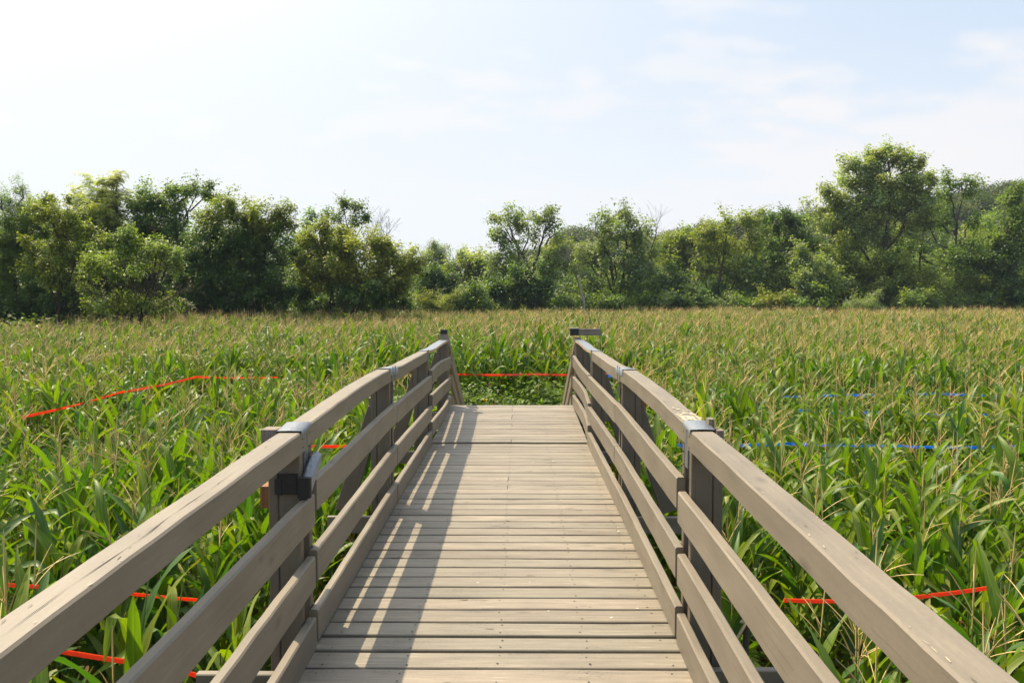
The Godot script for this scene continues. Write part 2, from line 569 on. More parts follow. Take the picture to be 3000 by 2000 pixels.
		var b3 := [Vector2(8.10, -1.233), Vector2(9.1, -1.256), Vector2(9.75, -1.266), Vector2(10.3, -1.238)] if s < 0 else [Vector2(8.02, -1.252), Vector2(8.5, -1.206), Vector2(9.0, -1.200), Vector2(10.3, -1.220)]
		panel(R, s, 8.08, 10.32, [Vector2(8.08, -0.528), Vector2(8.7, -0.544), Vector2(9.4, -0.535), Vector2(10.32, -0.537)], [b1, b2, b3], 0.142, true)
		# outriggers and diagonal braces
		for j in [A - 0.09, 5.62, 7.97, 10.2]:
			var y := EYE + deck_rel(j) - 0.002
			var b := Buf.new()
			box(b, Vector3(s * 0.66, y - 0.045 - 0.055, -j + 0.062), Vector3(1.11, 0.115, 0.04))
			part("outrigger", b.mesh(M["rail1"]), R)
			if j > 4.0:
				b = Buf.new()
				beam(b, [Vector3(s * 1.135, y - 0.04, -j - 0.07), Vector3(s * 0.90, y + 0.68, -j - 0.07)], 0.115, 0.038, Vector3(1, 0, 0), 0.004, Vector2(rng.randf(), rng.randf()))
				part("brace", b.mesh(M["post"]), R)
			b = Buf.new()
			box(b, Vector3(s * 0.72, (y - 0.2) / 2, -j), Vector3(0.09, y - 0.2, 0.09))
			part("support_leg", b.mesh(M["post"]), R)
		# tape and odd blocks
		tape_a(R, s, A)
		var b5 := Buf.new()
		tape_shell(b5, s, 5.63 if s > 0 else 5.68, 6.04, -0.497, -0.517, 0.097, 0.05)
		part("tape_wrap", b5.mesh(M["silver_tape"]), R, "silver tape wrapped over the second rail joint")
		b5 = Buf.new()
		for q in [5.80, 5.91]:
			box(b5, Vector3(s * 0.7985, EYE - 0.60, -q), Vector3(0.004, 0.22, 0.022), 0.001)
		part("tape_wrap", b5.mesh(M["dark_tape"]), R, "dark tape strips hanging at the second joint")
		b5 = Buf.new()
		box(b5, Vector3(s * 0.799, EYE - 0.60, -8.06), Vector3(0.005, 0.17, 0.07), 0.001)
		part("tape_wrap", b5.mesh(M["dark_tape"]), R, "dark tape at the third joint")
	var L: Node = br.get_node("railing")
	var Rr: Node = br.get_node("railing2")
	extras(L, Rr)
	ramp(br)

func sliver(b: Buf, p: Vector3, l: float, w: float, turn: float) -> void:
	var pts := []
	var uv := []
	for i in 6:
		var a := TAU * i / 6
		var q := Vector3(cos(a) * l * rng.randf_range(0.7, 1.2), 0, sin(a) * w * rng.randf_range(0.6, 1.3)).rotated(Vector3.UP, turn)
		pts.append(p + q)
		uv.append(Vector2.ZERO)
	b.face(pts, Vector3.UP, uv)

# a thin tape shell over a rail: outer side, top, inner side
func tape_shell(b: Buf, s: float, d0: float, d1: float, y0: float, y1: float, w: float, drop: float) -> void:
	var nd := 9
	var prev := []
	for i in nd + 1:
		var d := lerpf(d0, d1, float(i) / nd)
		var y := EYE + lerpf(y0, y1, float(i) / nd) + 0.003 + rng.randf_range(-0.001, 0.002)
		var xi := s * 0.7975
		var xo := s * (0.8475 + w / 2 + 0.002)
		var row := []
		var prof := [[Vector3(xo, y - drop * rng.randf_range(0.8, 1.1), -d), Vector3(s, 0, 0)], [Vector3(xo, y, -d), Vector3(s, 1, 0)], [Vector3(lerpf(xo, xi, 0.5), y + rng.randf_range(0.001, 0.004), -d), Vector3.UP], [Vector3(xi, y, -d), Vector3(-s, 1, 0)], [Vector3(xi, y - drop * rng.randf_range(0.8, 1.1), -d), Vector3(-s, 0, 0)]]
		for q in prof:
			row.append(b.vert(q[0], q[1].normalized(), Vector2(d, 0)))
		if i:
			for k in 4:
				b.quad(prev[k], prev[k + 1], row[k + 1], row[k])
		prev = row

func tape_a(R: Node, s: float, A: float) -> void:
	var b := Buf.new()
	tape_shell(b, s, A - 0.08, A + 0.075, -0.549, -0.535, 0.099, 0.02)
	part("tape_wrap", b.mesh(M["silver_tape"]), R, "silver tape wrapped over the first rail joint")
	b = Buf.new()
	box(b, Vector3(s * 0.806, EYE - 0.635, -A - 0.005), Vector3(0.012, 0.17, 0.062), 0.003)
	part("tape_wrap", b.mesh(M["dark_tape"]), R, "crumpled grey tape tail hanging in the joint")
	b = Buf.new()
	for k in 2:
		for i in 6:
			var y := EYE - 0.58 - i * 0.045 + rng.randf_range(-0.008, 0.008)
			box(b, Vector3(s * 0.7995, y, -A + (0.055 if k == 0 else -0.06) + rng.randf_range(-0.008, 0.008)), Vector3(0.003, 0.007, 0.007), 0.001)
	part("nail_heads", b.mesh(M["nail"]), R).set_meta("kind", "stuff")

func extras(L: Node, R: Node) -> void:
	var b := Buf.new()
	# black-taped padded stub at the first left joint
	var pts := []
	for i in 7:
		var t := i / 6.0
		pts.append(Vector3(-0.775, EYE - 0.775 + 0.085 * sin(t * 1.35) / 0.976, -3.315 - 0.18 * t))
	beam(b, pts, 0.042, 0.066, Vector3.RIGHT, 0.012)
	part("tape_wrap", b.mesh(M["silver_tape"]), L, "silver taped padded stub curving up at the first joint")
	b = Buf.new()
	box(b, Vector3(-0.778, EYE - 0.770, -3.302), Vector3(0.054, 0.082, 0.03), 0.006)
	box(b, Vector3(-0.845, EYE - 0.757, -3.306), Vector3(0.075, 0.085, 0.006), 0.002)
	box(b, Vector3(-0.885, EYE - 0.768, -3.3035), Vector3(0.03, 0.065, 0.006), 0.002)
	part("tape_wrap", b.mesh(M["black_tape"]), L, "black tape binding the stub to the post")
	b = Buf.new()
	box(b, Vector3(-0.95, EYE - 0.61, -3.44), Vector3(0.065, 0.12, 0.09))
	part("block", b.mesh(M["weathered"]), L, "weathered block on the outside of the first post")
	b = Buf.new()
	box(b, Vector3(-0.975, EYE - 0.837, -3.66), Vector3(0.036, 0.092, 0.5))
	part("block", b.mesh(M["orange_wood"]), L, "unpainted timber end beside the first post")
	b = Buf.new()
	box(b, Vector3(-0.942, EYE - 0.77, -5.72), Vector3(0.022, 0.145, 0.06))
	box(b, Vector3(-0.920, EYE - 0.765, -5.74), Vector3(0.019, 0.15, 0.06))
	part("block", b.mesh(M["weathered"]), L, "grey weathered block outside the second post")
	b = Buf.new()
	box(b, Vector3(-0.945, EYE - 0.725, -8.2), Vector3(0.042, 0.065, 0.3))
	part("block", b.mesh(M["orange_wood"]), L, "orange unpainted block outside the third post")
	b = Buf.new()
	box(b, Vector3(0.952, EYE - 0.747, -5.9), Vector3(0.04, 0.09, 0.4))
	part("block", b.mesh(M["orange_wood"]), R, "orange unpainted block outside the second post")
	b = Buf.new()
	box(b, Vector3(0.845, EYE - 0.655, -5.775), Vector3(0.093, 0.052, 0.062), 0.002)
	part("tape_wrap", b.mesh(M["black_tape"]), R, "black tape band round the second post")
	b = Buf.new()
	box(b, Vector3(0.905, EYE - 0.565, -3.50), Vector3(0.022, 0.10, 0.06))
	box(b, Vector3(0.932, EYE - 0.605, -3.45), Vector3(0.028, 0.10, 0.06))
	part("block", b.mesh(M["weathered"]), R, "weathered blocks outside the first post")
	# worn paint on the second right rail
	b = Buf.new()
	for i in 85:
		var q := Vector3(0.8475 + rng.randf_range(-0.04, 0.044), 0, -3.58 - absf(rng.randfn(0.0, 0.11)))
		q.y = EYE + lerp_pts([Vector2(3.485, -0.538), Vector2(4.4, -0.510), Vector2(5.1, -0.499), Vector2(5.73, -0.499)], -q.z) + 0.0022
		sliver(b, q, rng.randf_range(0.004, 0.012), rng.randf_range(0.008, 0.022), 0.0)
	tag(part("worn_patch", b.mesh(M["chip"]), R, "bare worn wood where the paint has peeled"), "", "", "", "stuff")
	for s in [-1.0, 1.0]:  # chipped paint along the rail edges, and little checks
		for pale in 2:
			b = Buf.new()
			for i in 30:
				var edge := 1.0 if rng.randf() < 0.5 else -1.0
				var q := Vector3(s * 0.8475 + edge * rng.randf_range(0.030, 0.0405) if pale else s * 0.8475 + rng.randf_range(-0.036, 0.036), 0, -rng.randf_range(1.2, 5.6))
				if absf(-q.z - 3.45) < 0.14: continue
				q.y = EYE + (lerp_pts(RAIL1, -q.z) if -q.z < 3.45 else lerp_pts(RAIL2, -q.z)) + 0.0024
				sliver(b, q, rng.randf_range(0.0007, 0.0018), rng.randf_range(0.003, 0.014), rng.randf_range(-0.15, 0.15))
			tag(part("paint_chips", b.mesh(M["chip" if pale else "scuff"]), L if s < 0 else R), "", "", "", "stuff")
	# the long crack along the near left rail top
	b = Buf.new()
	var prev := -1
	var pv := -1
	var x := -0.842
	for i in 40:
		var d := 1.25 + i * 0.036
		x += rng.randf_range(-0.0016, 0.0016) + (-0.840 - x) * 0.15
		var w := 0.0013 * sin(PI * (i + 0.5) / 40.0) * (0.6 + 0.5 * sin(i * 0.9)) + 0.0001
		var y := EYE + lerp_pts([Vector2(-0.6, -0.668), Vector2(1.4, -0.612), Vector2(2.6, -0.574), Vector2(3.4, -0.552)], d) + 0.0019
		var a := b.vert(Vector3(x - w, y, -d), Vector3.UP)
		var c := b.vert(Vector3(x + w, y, -d), Vector3.UP)
		if prev >= 0:
			b.quad(prev, pv, c, a)
		prev = a
		pv = c
	part("crack", b.mesh(M["crack"]), L, "long drying crack along the near rail top")
	# end posts
	b = Buf.new()
	box(b, Vector3(-0.846, EYE - 0.475, -10.33), Vector3(0.088, 0.13, 0.085), 0.006)
	part("post_top", b.mesh(M["weathered"]), L, "bare post top at the far left end")
	b = Buf.new()
	box(b, Vector3(-0.846, EYE - 0.437, -10.283), Vector3(0.082, 0.046, 0.012), 0.003)
	box(b, Vector3(-0.846, EYE - 0.408, -10.33), Vector3(0.096, 0.006, 0.1), 0.002)
	part("tape_wrap", b.mesh(M["black_tape"]), L, "black tape capping the far left post")
	b = Buf.new()
	box(b, Vector3(0.785, EYE - 0.437, -10.36), Vector3(0.105, 0.085, 0.085), 0.01)
	part("tape_wrap", b.mesh(M["black_tape"]), R, "black taped block on the far right post")
	b = Buf.new()
	box(b, Vector3(0.785, EYE - 0.392, -10.36), Vector3(0.115, 0.006, 0.09), 0.002)
	part("tape_wrap", b.mesh(M["silver_tape"]), R, "silver tape cap on the far right post")
	b = Buf.new()
	box(b, Vector3(0.978, EYE - 0.437, -10.36), Vector3(0.278, 0.084, 0.04))
	part("side_arm", b.mesh(M["weathered"]), R, "weathered board sticking out sideways at the far right end")

func ramp(br: Node) -> void:
	var slope := 0.415
	for s in [-1.0, 1.0]:
		var R := Node3D.new()
		R.name = "ramp_railing"
		br.add_child(R, true)
		tag(R, "%s railing sloping down the far ramp" % ("left" if s < 0 else "right"))
		for q in [[-0.55, 0.085, 0.085, "top_rail"], [-0.80, 0.14, 0.038, "rail_board"], [-1.06, 0.14, 0.038, "rail_board"], [-1.32, 0.14, 0.038, "rail_board"]]:
			var b := Buf.new()
			var x: float = s * (0.845 if q[3] == "top_rail" else 0.78)
			beam(b, [Vector3(x, EYE + q[0], -10.56), Vector3(x, EYE + q[0] - slope * 3.6, -14.16)], q[2], q[1], Vector3.RIGHT, 0.005, Vector2(rng.randf(), rng.randf()))
			part(q[3], b.mesh(M["rail2"]), R)
		for d in [12.3, 14.1]:
			var top: float = EYE - 0.5 - slope * (d - 10.56)
			var b := Buf.new()
			box(b, Vector3(s * 0.845, top / 2, -d), Vector3(0.088, top - 0.1, 0.09))
			part("post", b.mesh(M["post"]), R)
		var e := Buf.new()
		box(e, Vector3(s * 0.845, (EYE - 0.56) / 2, -10.45), Vector3(0.088, EYE - 0.56, 0.088))
		part("post", e.mesh(M["post"]), R)
		e = Buf.new()
		beam(e, [Vector3(s * 0.70, EYE - 1.52, -10.4), Vector3(s * 0.70, EYE - 1.52 - slope * 3.7, -14.1)], 0.04, 0.18)
		part("joist", e.mesh(M["post"]), R)
	for i in 25:
		var d := 10.46 + i * 0.1475
		var y := EYE - 1.39 - slope * (d - 10.4)
		var b := Buf.new()
		beam(b, [Vector3(-0.76, y, -d), Vector3(0.76, y, -d)], 0.139, 0.036, Vector3(0, -slope, -1).normalized(), 0.004, Vector2(rng.randf(), rng.randf()))
		part("ramp_board", b.mesh(M["deck%d" % (i % 6)]), br)

# ---------------------------------------------------------------- corn
func corn_leaf(b: Buf, base: Vector3, az: float, e0: float, len: float, w: float, bend: float, fold: float, twist: float, co: Color) -> void:
	var seg := 9
	var dir := Vector3(cos(az), 0, sin(az))
	var lat := Vector3(-sin(az), 0, cos(az))
	var p := base
	var pl := []
	var ph := rng.randf() * 6.0
	var sway := rng.randf_range(-0.5, 0.5)
	for i in seg + 1:
		var t := float(i) / seg
		var f := pow(t, 1.7) if fold <= 0.0 else smoothstep(fold - 0.11, fold + 0.11, t) * 0.85 + 0.15 * t
		var e := e0 - bend * f
		var d2 := dir.rotated(Vector3.UP, sway * t * t)
		var l2 := lat.rotated(Vector3.UP, sway * t * t)
		var tan := d2 * cos(e) + Vector3.UP * sin(e)
		var side := l2.rotated(tan, twist * t)
		var no := side.cross(tan).normalized()
		if i == 0 and no.y < 0 and e0 < 1.2:
			pass
		var wide := w * 0.5 * (0.5 + 0.5 * smoothstep(0.0, 0.22, t)) * (1.0 - pow(t, 2.6)) + 0.0012
		var lift := wide * (0.42 - 0.25 * t)
		var wav := sin(t * 15.0 + ph) * 0.006
		var a := b.vert(p - side * wide + no * (lift + wav), (no + side * 0.35).normalized(), Vector2(0.02, t), co)
		var c := b.vert(p, no, Vector2(0.5, t), co)
		var g := b.vert(p + side * wide + no * (lift - wav), (no - side * 0.35).normalized(), Vector2(0.98, t), co)
		if i:
			b.quad(pl[0], pl[1], c, a)
			b.quad(pl[1], pl[2], g, c)
		pl = [a, c, g]
		p += tan * len / seg

func tassel(b: Buf, base: Vector3, lean: Vector3, size: float, n: int, co: Color) -> void:
	var up := (Vector3.UP + lean).normalized()
	for k in n + 1:
		var main := k == 0
		var start := base + up * (0.0 if main else rng.randf_range(0.02, 0.13) * size)
		var az := rng.randf() * TAU
		var el := 1.45 if main else rng.randf_range(0.45, 1.25)
		var d := Vector3(cos(az) * cos(el), sin(el), sin(az) * cos(el)) + lean * 0.6
		if main: d = up
		var len := size * (0.36 if main else rng.randf_range(0.17, 0.27))
		var pts := [start]
		var p := start
		var rad := [0.0022]
		var r := (0.0046 if main else 0.0033)
		for i in 4:
			p += d.normalized() * len / 4
			d += Vector3(0, -0.10 if not main else -0.02, 0)
			pts.append(p)
			rad.append([r, r * 1.1, r * 0.95, 0.0015][i])
		tube(b, pts, rad, 3, co * rng.randf_range(0.85, 1.12), false)

func ear(b: Buf, base: Vector3, az: float) -> Vector3:
	var d := Vector3(cos(az) * 0.35, 0.94, sin(az) * 0.35)
	var pts := []
	var rad := []
	for i in 7:
		var t := i / 6.0
		pts.append(base + d * 0.21 * t)
		rad.append([0.012, 0.022, 0.026, 0.026, 0.022, 0.013, 0.004][i])
	tube(b, pts, rad, 7, Color.WHITE, false)
	return pts[-1]

# one corn plant as lists of [part name, Buf, material]
func corn_plan(sd: int, with_ear: bool, has_tassel: bool) -> Array:
	rng.seed = sd
	var few := rng.randi_range(3, 8)
	var out := []
	var h := rng.randf_range(1.72, 2.0)
	var lean := Vector3(rng.randf_range(-0.07, 0.07), 0, rng.randf_range(-0.07, 0.07))
	var st := Buf.new()
	var pts := []
	var rad := []
	for i in 8:
		var t := i / 7.0
		pts.append(Vector3(lean.x * t * t * h, h * t, lean.z * t * t * h))
		rad.append(lerpf(0.015, 0.0045, t))
	tube(st, pts, rad, 6)
	out.append(["stalk", st, "corn_stalk"])
	var az := rng.randf() * TAU
	var n := rng.randi_range(13, 16)
	for i in n:
		var t := lerpf(0.12, 0.85, float(i) / (n - 1))
		var base := Vector3(lean.x * t * t * h, h * t, lean.z * t * t * h)
		var a := az + PI * i + rng.randf_range(-0.7, 0.7)
		var top := smoothstep(0.5, 1.0, t)
		var len := lerpf(0.78, 0.52, top) * rng.randf_range(0.85, 1.15)
		if t < 0.3: len *= 0.75
		var w := lerpf(0.084, 0.064, top) * rng.randf_range(0.9, 1.15)
		var e0 := lerpf(1.14, 1.33, top) + rng.randf_range(-0.2, 0.12)
		var folded := rng.randf() < 0.42
		var bend := rng.randf_range(1.5, 2.7) if folded else rng.randf_range(0.2, 1.5)
		var lb := Buf.new()
		var dry := t < 0.26 and rng.randf() < 0.7
		var tone := rng.randf_range(0.78, 1.0)
		corn_leaf(lb, base, a, e0, len, w, bend, rng.randf_range(0.42, 0.72) if folded else 0.0, rng.randf_range(-1.1, 1.1), Color(tone, tone * rng.randf_range(0.95, 1.0), tone * rng.randf_range(0.8, 1.0)))
		var kind := "corn_leaf"
		var q := rng.randf()
		if dry: kind = "dry_leaf"
		elif q < 0.30: kind = "corn_leaf_dark"
		elif q > 0.84 or (t < 0.36 and q > 0.55): kind = "corn_leaf_pale"
		out.append(["leaf", lb, kind])
	if has_tassel:
		var tb := Buf.new()
		tassel(tb, pts[-1] - Vector3(0, 0.02, 0), lean, rng.randf_range(1.0, 1.3), few, Color(1, 1, 1) * rng.randf_range(0.75, 1.0))
		out.append(["tassel", tb, "tassel"])
	if with_ear:
		var eb := Buf.new()
		var t := 0.5
		var tip := ear(eb, Vector3(lean.x * t * t * h, h * t, lean.z * t * t * h), az + 1.2)
		out.append(["ear", eb, "husk"])
		var sb := Buf.new()
		for i in 6:
			tube(sb, [tip, tip + Vector3(rng.randf_range(-0.02, 0.02), 0.02, rng.randf_range(-0.02, 0.02)), tip + Vector3(rng.randf_range(-0.05, 0.05), -0.02, rng.randf_range(-0.05, 0.05))], [0.003, 0.003, 0.001], 3, Color.WHITE, false)
		out.append(["silk", sb, "silk"])
	return out

func corn_merged(sd: int, with_ear: bool, has_tassel: bool) -> ArrayMesh:
	var by := {}
	for q in corn_plan(sd, with_ear, has_tassel):
		if not by.has(q[2]):
			by[q[2]] = Buf.new()
		by[q[2]].join(q[1], Transform3D())
	var m := ArrayMesh.new()
	for k in by:
		by[k].mesh(M[k], m)
	return m

func corn_proto(sd: int, with_ear: bool, has_tassel: bool) -> Node3D:
	var o := Node3D.new()
	var ear_part: Node
	for q in corn_plan(sd, with_ear, has_tassel):
		var p := part(q[0], q[1].mesh(M[q[2]]), ear_part if q[0] == "silk" else o)
		if q[0] == "ear": ear_part = p
	return o

func edge_depth(x_over_d: float) -> float:
	# how far the field reaches in each direction (bearing = x / depth)
	var k := [[-0.9, 29.0], [-0.62, 33.0], [-0.37, 43.0], [-0.2, 49.0], [-0.09, 54.0], [0.05, 58.0], [0.25, 62.0], [0.62, 62.0], [0.9, 60.0]]
	for i in k.size() - 1:
		if x_over_d <= k[i + 1][0]:
			return lerpf(k[i][1], k[i + 1][1], clampf((x_over_d - k[i][0]) / (k[i + 1][0] - k[i][0]), 0, 1))
	return 60.0

func on_path(x: float, d: float) -> bool:
	if absf(x) < 1.9 and d > 14.0 and d < 15.6: return true  # the clearing at the ramp's foot
	if absf(x) < 1.28 and d <= 14.6: return true
	for q in [[-6.6, -5.5, 9.5, 17.0], [-6.6, 2.6, 15.8, 17.1], [1.5, 6.8, 9.25, 10.35], [4.4, 10.2, 14.7, 15.85], [4.2, 8.0, 12.8, 13.5], [1.5, 3.4, 4.2, 5.15], [-3.5, -1.5, 4.3, 5.2], [-2.4, -1.2, 3.5, 4.2], [15.5, 20.0, 31.5, 33.2], [10.8, 12.6, 33.6, 35.2]]:
		if x > q[0] and x < q[1] and d > q[2] and d < q[3]: return true
	return false

func corn() -> void:
	var f := FastNoiseLite.new()
	f.seed = 3
	f.frequency = 0.10
	var near := []
	var far := []
	var rr := RandomNumberGenerator.new()
	rr.seed = 77
	var row := 0.51
	var x := -52.0
	while x < 52.0:
		var d := 0.4
		while d < 64.0:
			d += rr.randf_range(0.125, 0.215)
			var px := x + rr.randf_range(-0.20, 0.20)
			var pd := d
			if pd > edge_depth(px / pd) + 2.2 * f.get_noise_2d(px * 2.0, 90.0) - 0.8 or absf(px) > 0.72 * pd + 7.0 or (on_path(px, pd) and not (absf(px) < 2.4 and pd > 14.9 and pd < 17.2 and rr.randf() < 0.22)):
				continue
			if absf(px) < 1.45 and pd < 14.6 and rr.randf() < 0.45:
				continue
			if rr.randf() < 0.06: continue
			var sc := rr.randf_range(0.84, 1.12) * (1.0 + 0.14 * f.get_noise_2d(px, pd)) * lerpf(0.90, 1.0, smoothstep(12.0, 40.0, pd)) * (1.14 if absf(px) < 3.2 and pd > 16.9 and pd < 21.0 else 1.0)
			if absf(px) < 2.4 and pd > 14.5 and pd < 17.0:
				sc = rr.randf_range(0.52, 0.70)
			for q in TAPES:  # corn stands shorter along the taped paths
				var h := EYE + float(q[3]) * pd / float(q[2])
				if pd < q[2] and pd > q[2] - 4.5 and px > q[0] * pd / q[2] - 0.3 and px < q[1] * pd / q[2] + 0.3:
					sc = minf(sc, (h + rr.randf_range(-0.05, 0.22)) / 1.9)
			var at := [px, pd, sc, rr.randf() * TAU, Vector3(rr.randf_range(-0.09, 0.09), 1, rr.randf_range(-0.09, 0.09)).normalized(), rr.randi()]
			if pd < 9.5 and absf(px) < 0.66 * pd + 0.5:
				near.append(at)
			else:
				far.append(at)
		x += row
	near.sort_custom(func(a, b): return a[0] * a[0] + a[1] * a[1] < b[0] * b[0] + b[1] * b[1])
	while near.size() > 300:
		far.append(near.pop_back())
	# the nearest plants, each a thing
	var protos := []
	var traits := ["ear and spread tassel", "a lone upright tassel", "a wide open tassel", "an ear of corn", "broad drooping leaves", "leaf tips folded over", "leaves standing upright", "no tassel yet"]
	for k in 8:
		protos.append(corn_proto(900 + k * 13, k in [0, 3, 5], not k in [4, 7, 5]))
	for i in near.size():
		var q: Array = near[i]
		var kind: int = int(q[5]) % 8
		var o: Node3D = protos[kind].duplicate()
		o.name = numbered("corn_plant")
		add_child(o)
		place(o, q)
		var side := "left" if q[0] < 0 else "right"
		var off: float = absf(q[0])
		var how := "close by" if off < 1.75 else "one row off" if off < 2.5 else "some rows off" if off < 3.8 else "far off"
		var along := "near panel" if q[1] < 2.6 else "first joint" if q[1] < 4.2 else "second panel" if q[1] < 5.3 else "second joint" if q[1] < 6.4 else "third panel" if q[1] < 7.7 else "far panel"
		tag(o, "%scorn with %s, %s the %s railing's %s" % ["tall " if q[2] > 0.97 else "short " if q[2] < 0.84 else "", traits[kind], how, side, along], "corn plant", "corn plants beside the footbridge")
	for p in protos:
		p.free()
	# the rest of the field
	var field := thing("corn_field", "ripening corn field with tan tassels reaching back to the trees", "corn field")
	tag(field, "", "", "", "stuff")
	var kinds := 12
	var lists := []
	var tints := []
	for k in kinds:
		lists.append([])
		tints.append([])
	for q in far:
		var k: int = int(q[5]) % kinds
		if q[1] > 12.0 and k % 5 in [1, 4] and rr.randf() < minf(0.6, (q[1] - 12.0) / 22.0):
			k = [0, 2, 3, 5, 7, 8, 10][int(q[5] / 16) % 7]
		lists[k].append(xform(q))
		var n := f.get_noise_2d(q[0] * 1.6 + 40.0, q[1] * 1.6)
		var tone := rr.randf_range(0.84, 1.14) * (1.0 + 0.18 * n)
		tints[k].append(Color(tone * (1.06 + 0.12 * n), tone, tone * 0.95))
	for k in kinds:
		scatter("corn_plants", corn_merged(500 + k * 17, k % 4 == 1, k % 5 in [0, 2, 3]), lists[k], tints[k], field)

func xform(q: Array) -> Transform3D:
	var up: Vector3 = q[4]
	var r := Basis(Vector3.UP, q[3])
	var t := Basis(Quaternion(Vector3.UP, up))
	return Transform3D((t * r).scaled(Vector3.ONE * q[2]), Vector3(q[0], 0, -q[1]))

func place(o: Node3D, q: Array) -> void:
	o.transform = xform(q)

# ---------------------------------------------------------------- weeds, ribbons, stake, flower
func weed_mesh(sd: int, vine: bool) -> ArrayMesh:
	rng.seed = sd
	var b := Buf.new()
	var n := 26 if vine else 22
	for i in n:
		var t := rng.randf()
		var a := rng.randf() * TAU
		var r := rng.randf_range(0.03, 0.20 if not vine else 0.26)
		var p := Vector3(cos(a) * r, (0.12 + 0.88 * t) if not vine else rng.randf_range(0.15, 1.0), sin(a) * r)
		heart(b, p, a + rng.randf_range(-0.8, 0.8), rng.randf_range(-0.5, 0.35), rng.randf_range(0.05, 0.095) * (1.15 if vine else 0.9), Color(1, 1, 1) * rng.randf_range(0.7, 1.0))
	tube(b, [Vector3.ZERO, Vector3(0.02, 0.5, 0.01), Vector3(0, 1.0, 0.02)], [0.006, 0.005, 0.002], 4, Color(0.9, 1.0, 0.9), false)
	return b.mesh(M["foliage"])

func heart(b: Buf, p: Vector3, az: float, el: float, s: float, co: Color) -> void:
	var d := Vector3(cos(az) * cos(el), sin(el), sin(az) * cos(el))
	var side := Vector3(-sin(az), 0, cos(az))
	var no := side.cross(d).normalized()
	if no.y < 0: no = -no
	var k := [p, p + d * s * 0.35 + side * s * 0.42 + no * s * 0.08, p + d * s * 0.75 + side * s * 0.25, p + d * s * 1.1 - no * s * 0.15, p + d * s * 0.75 - side * s * 0.25, p + d * s * 0.35 - side * s * 0.42 + no * s * 0.08]
	var m := b.vert(p + d * s * 0.45 - no * s * 0.05, no, Vector2.ZERO, co)
	var ids := []
	for i in 6:
		var tilt: Vector3 = side * (0.25 if i in [1, 2] else -0.25 if i in [4, 5] else 0.0)
		ids.append(b.vert(k[i], (no - tilt).normalized(), Vector2.ZERO, co))
	for i in 6:
		b.tri(m, ids[i], ids[(i + 1) % 6])

func weeds() -> void:
	var w := thing("weeds", "broad-leaved weeds and vines growing under the corn and round the ramp foot", "weeds")
	tag(w, "", "", "", "stuff")
	var rr := RandomNumberGenerator.new()
	rr.seed = 31
	for v in 4:
		var where := []
		var tint := []
		for i in 420:  # between the corn stalks near the bridge and along the paths
			var d := rr.randf_range(1.5, 20.0)
			var x := rr.randf_range(-1, 1) * (0.66 * d + 1.5)
			if absf(x) < 1.0 and d < 14.6: continue
			var s := rr.randf_range(0.45, 1.0)
			where.append(Transform3D(Basis(Vector3.UP, rr.randf() * TAU).scaled(Vector3(s * 1.2, s, s * 1.2)), Vector3(x, 0, -d)))
			tint.append(Color(0.24, 0.30, 0.045) * rr.randf_range(0.75, 1.3))
		for i in 260:
			var d := rr.randf_range(5.0, 19.0)
			var x := -6.6 + rr.randf_range(-0.6, 0.6)
			if i % 2:
				d = 17.0 + rr.randf_range(-0.6, 0.6)
				x = rr.randf_range(-6.8, 9.5)
			var s := rr.randf_range(0.7, 1.35)
			where.append(Transform3D(Basis(Vector3.UP, rr.randf() * TAU).scaled(Vector3(1.2, s, 1.2)), Vector3(x, 0, -d)))
			tint.append(Color(0.20, 0.28, 0.045) * rr.randf_range(0.75, 1.35))
		for i in 330:  # the tangle beyond the ramp
			var d := rr.randf_range(14.8, 16.7)
			var x := rr.randf_range(-2.1, 2.1)
			var s := rr.randf_range(0.8, 1.5) * (0.85 + 0.25 * sin(x * 3.1 + d * 2.3))
			where.append(Transform3D(Basis(Vector3.UP, rr.randf() * TAU).scaled(Vector3(1.25, s, 1.25)), Vector3(x, 0, -d)))
			tint.append(Color(0.15, 0.23, 0.04) * rr.randf_range(0.6, 1.4))
		scatter("weed_plants", weed_mesh(60 + v, v > 1), where, tint, w)

func ribbon(colour: String, label: String, pts: Array, wide: float) -> void:
	var b := Buf.new()
	var fine := []
	for i in pts.size() - 1:
		var a: Vector3 = pts[i]
		var c: Vector3 = pts[i + 1]
		var n := maxi(3, int((c - a).length() / 0.25))
		for k in n + (1 if i == pts.size() - 2 else 0):
			var t := float(k) / n
			fine.append(a.lerp(c, t) - Vector3(0, 0.035 * minf((c - a).length() / 4.0, 1.0) * 4.0 * t * (1 - t), 0))
	var ph := rng.randf() * 6.0
	var prev := []
	for i in fine.size():
		var d: Vector3 = (fine[mini(i + 1, fine.size() - 1)] - fine[maxi(i - 1, 0)]).normalized()
		var up := Vector3.UP.rotated(d, 0.45 * sin(i * 0.35 + ph) + 0.25)
		up = (up - d * up.dot(d)).normalized()
		var no := d.cross(up).normalized()
		var ring := []
		for q in [[up, no], [up, -no], [-up, -no], [-up, no]]:
			ring.append(b.vert(fine[i] + q[0] * wide / 2 + q[1] * 0.0008, q[1], Vector2.ZERO))
		if i:
			b.quad(prev[0], prev[3], ring[3], ring[0])
			b.quad(prev[1], prev[2], ring[2], ring[1])
		prev = ring
	var o := part(numbered(colour.replace("_ribbon", "") + "_marking_tape"), b.mesh(M[colour]), self)
	tag(o, label, "marking tape", "maze marking tapes strung through the corn")

func V(x: float, rel: float, d: float) -> Vector3:
	return Vector3(x, EYE + rel, -d)

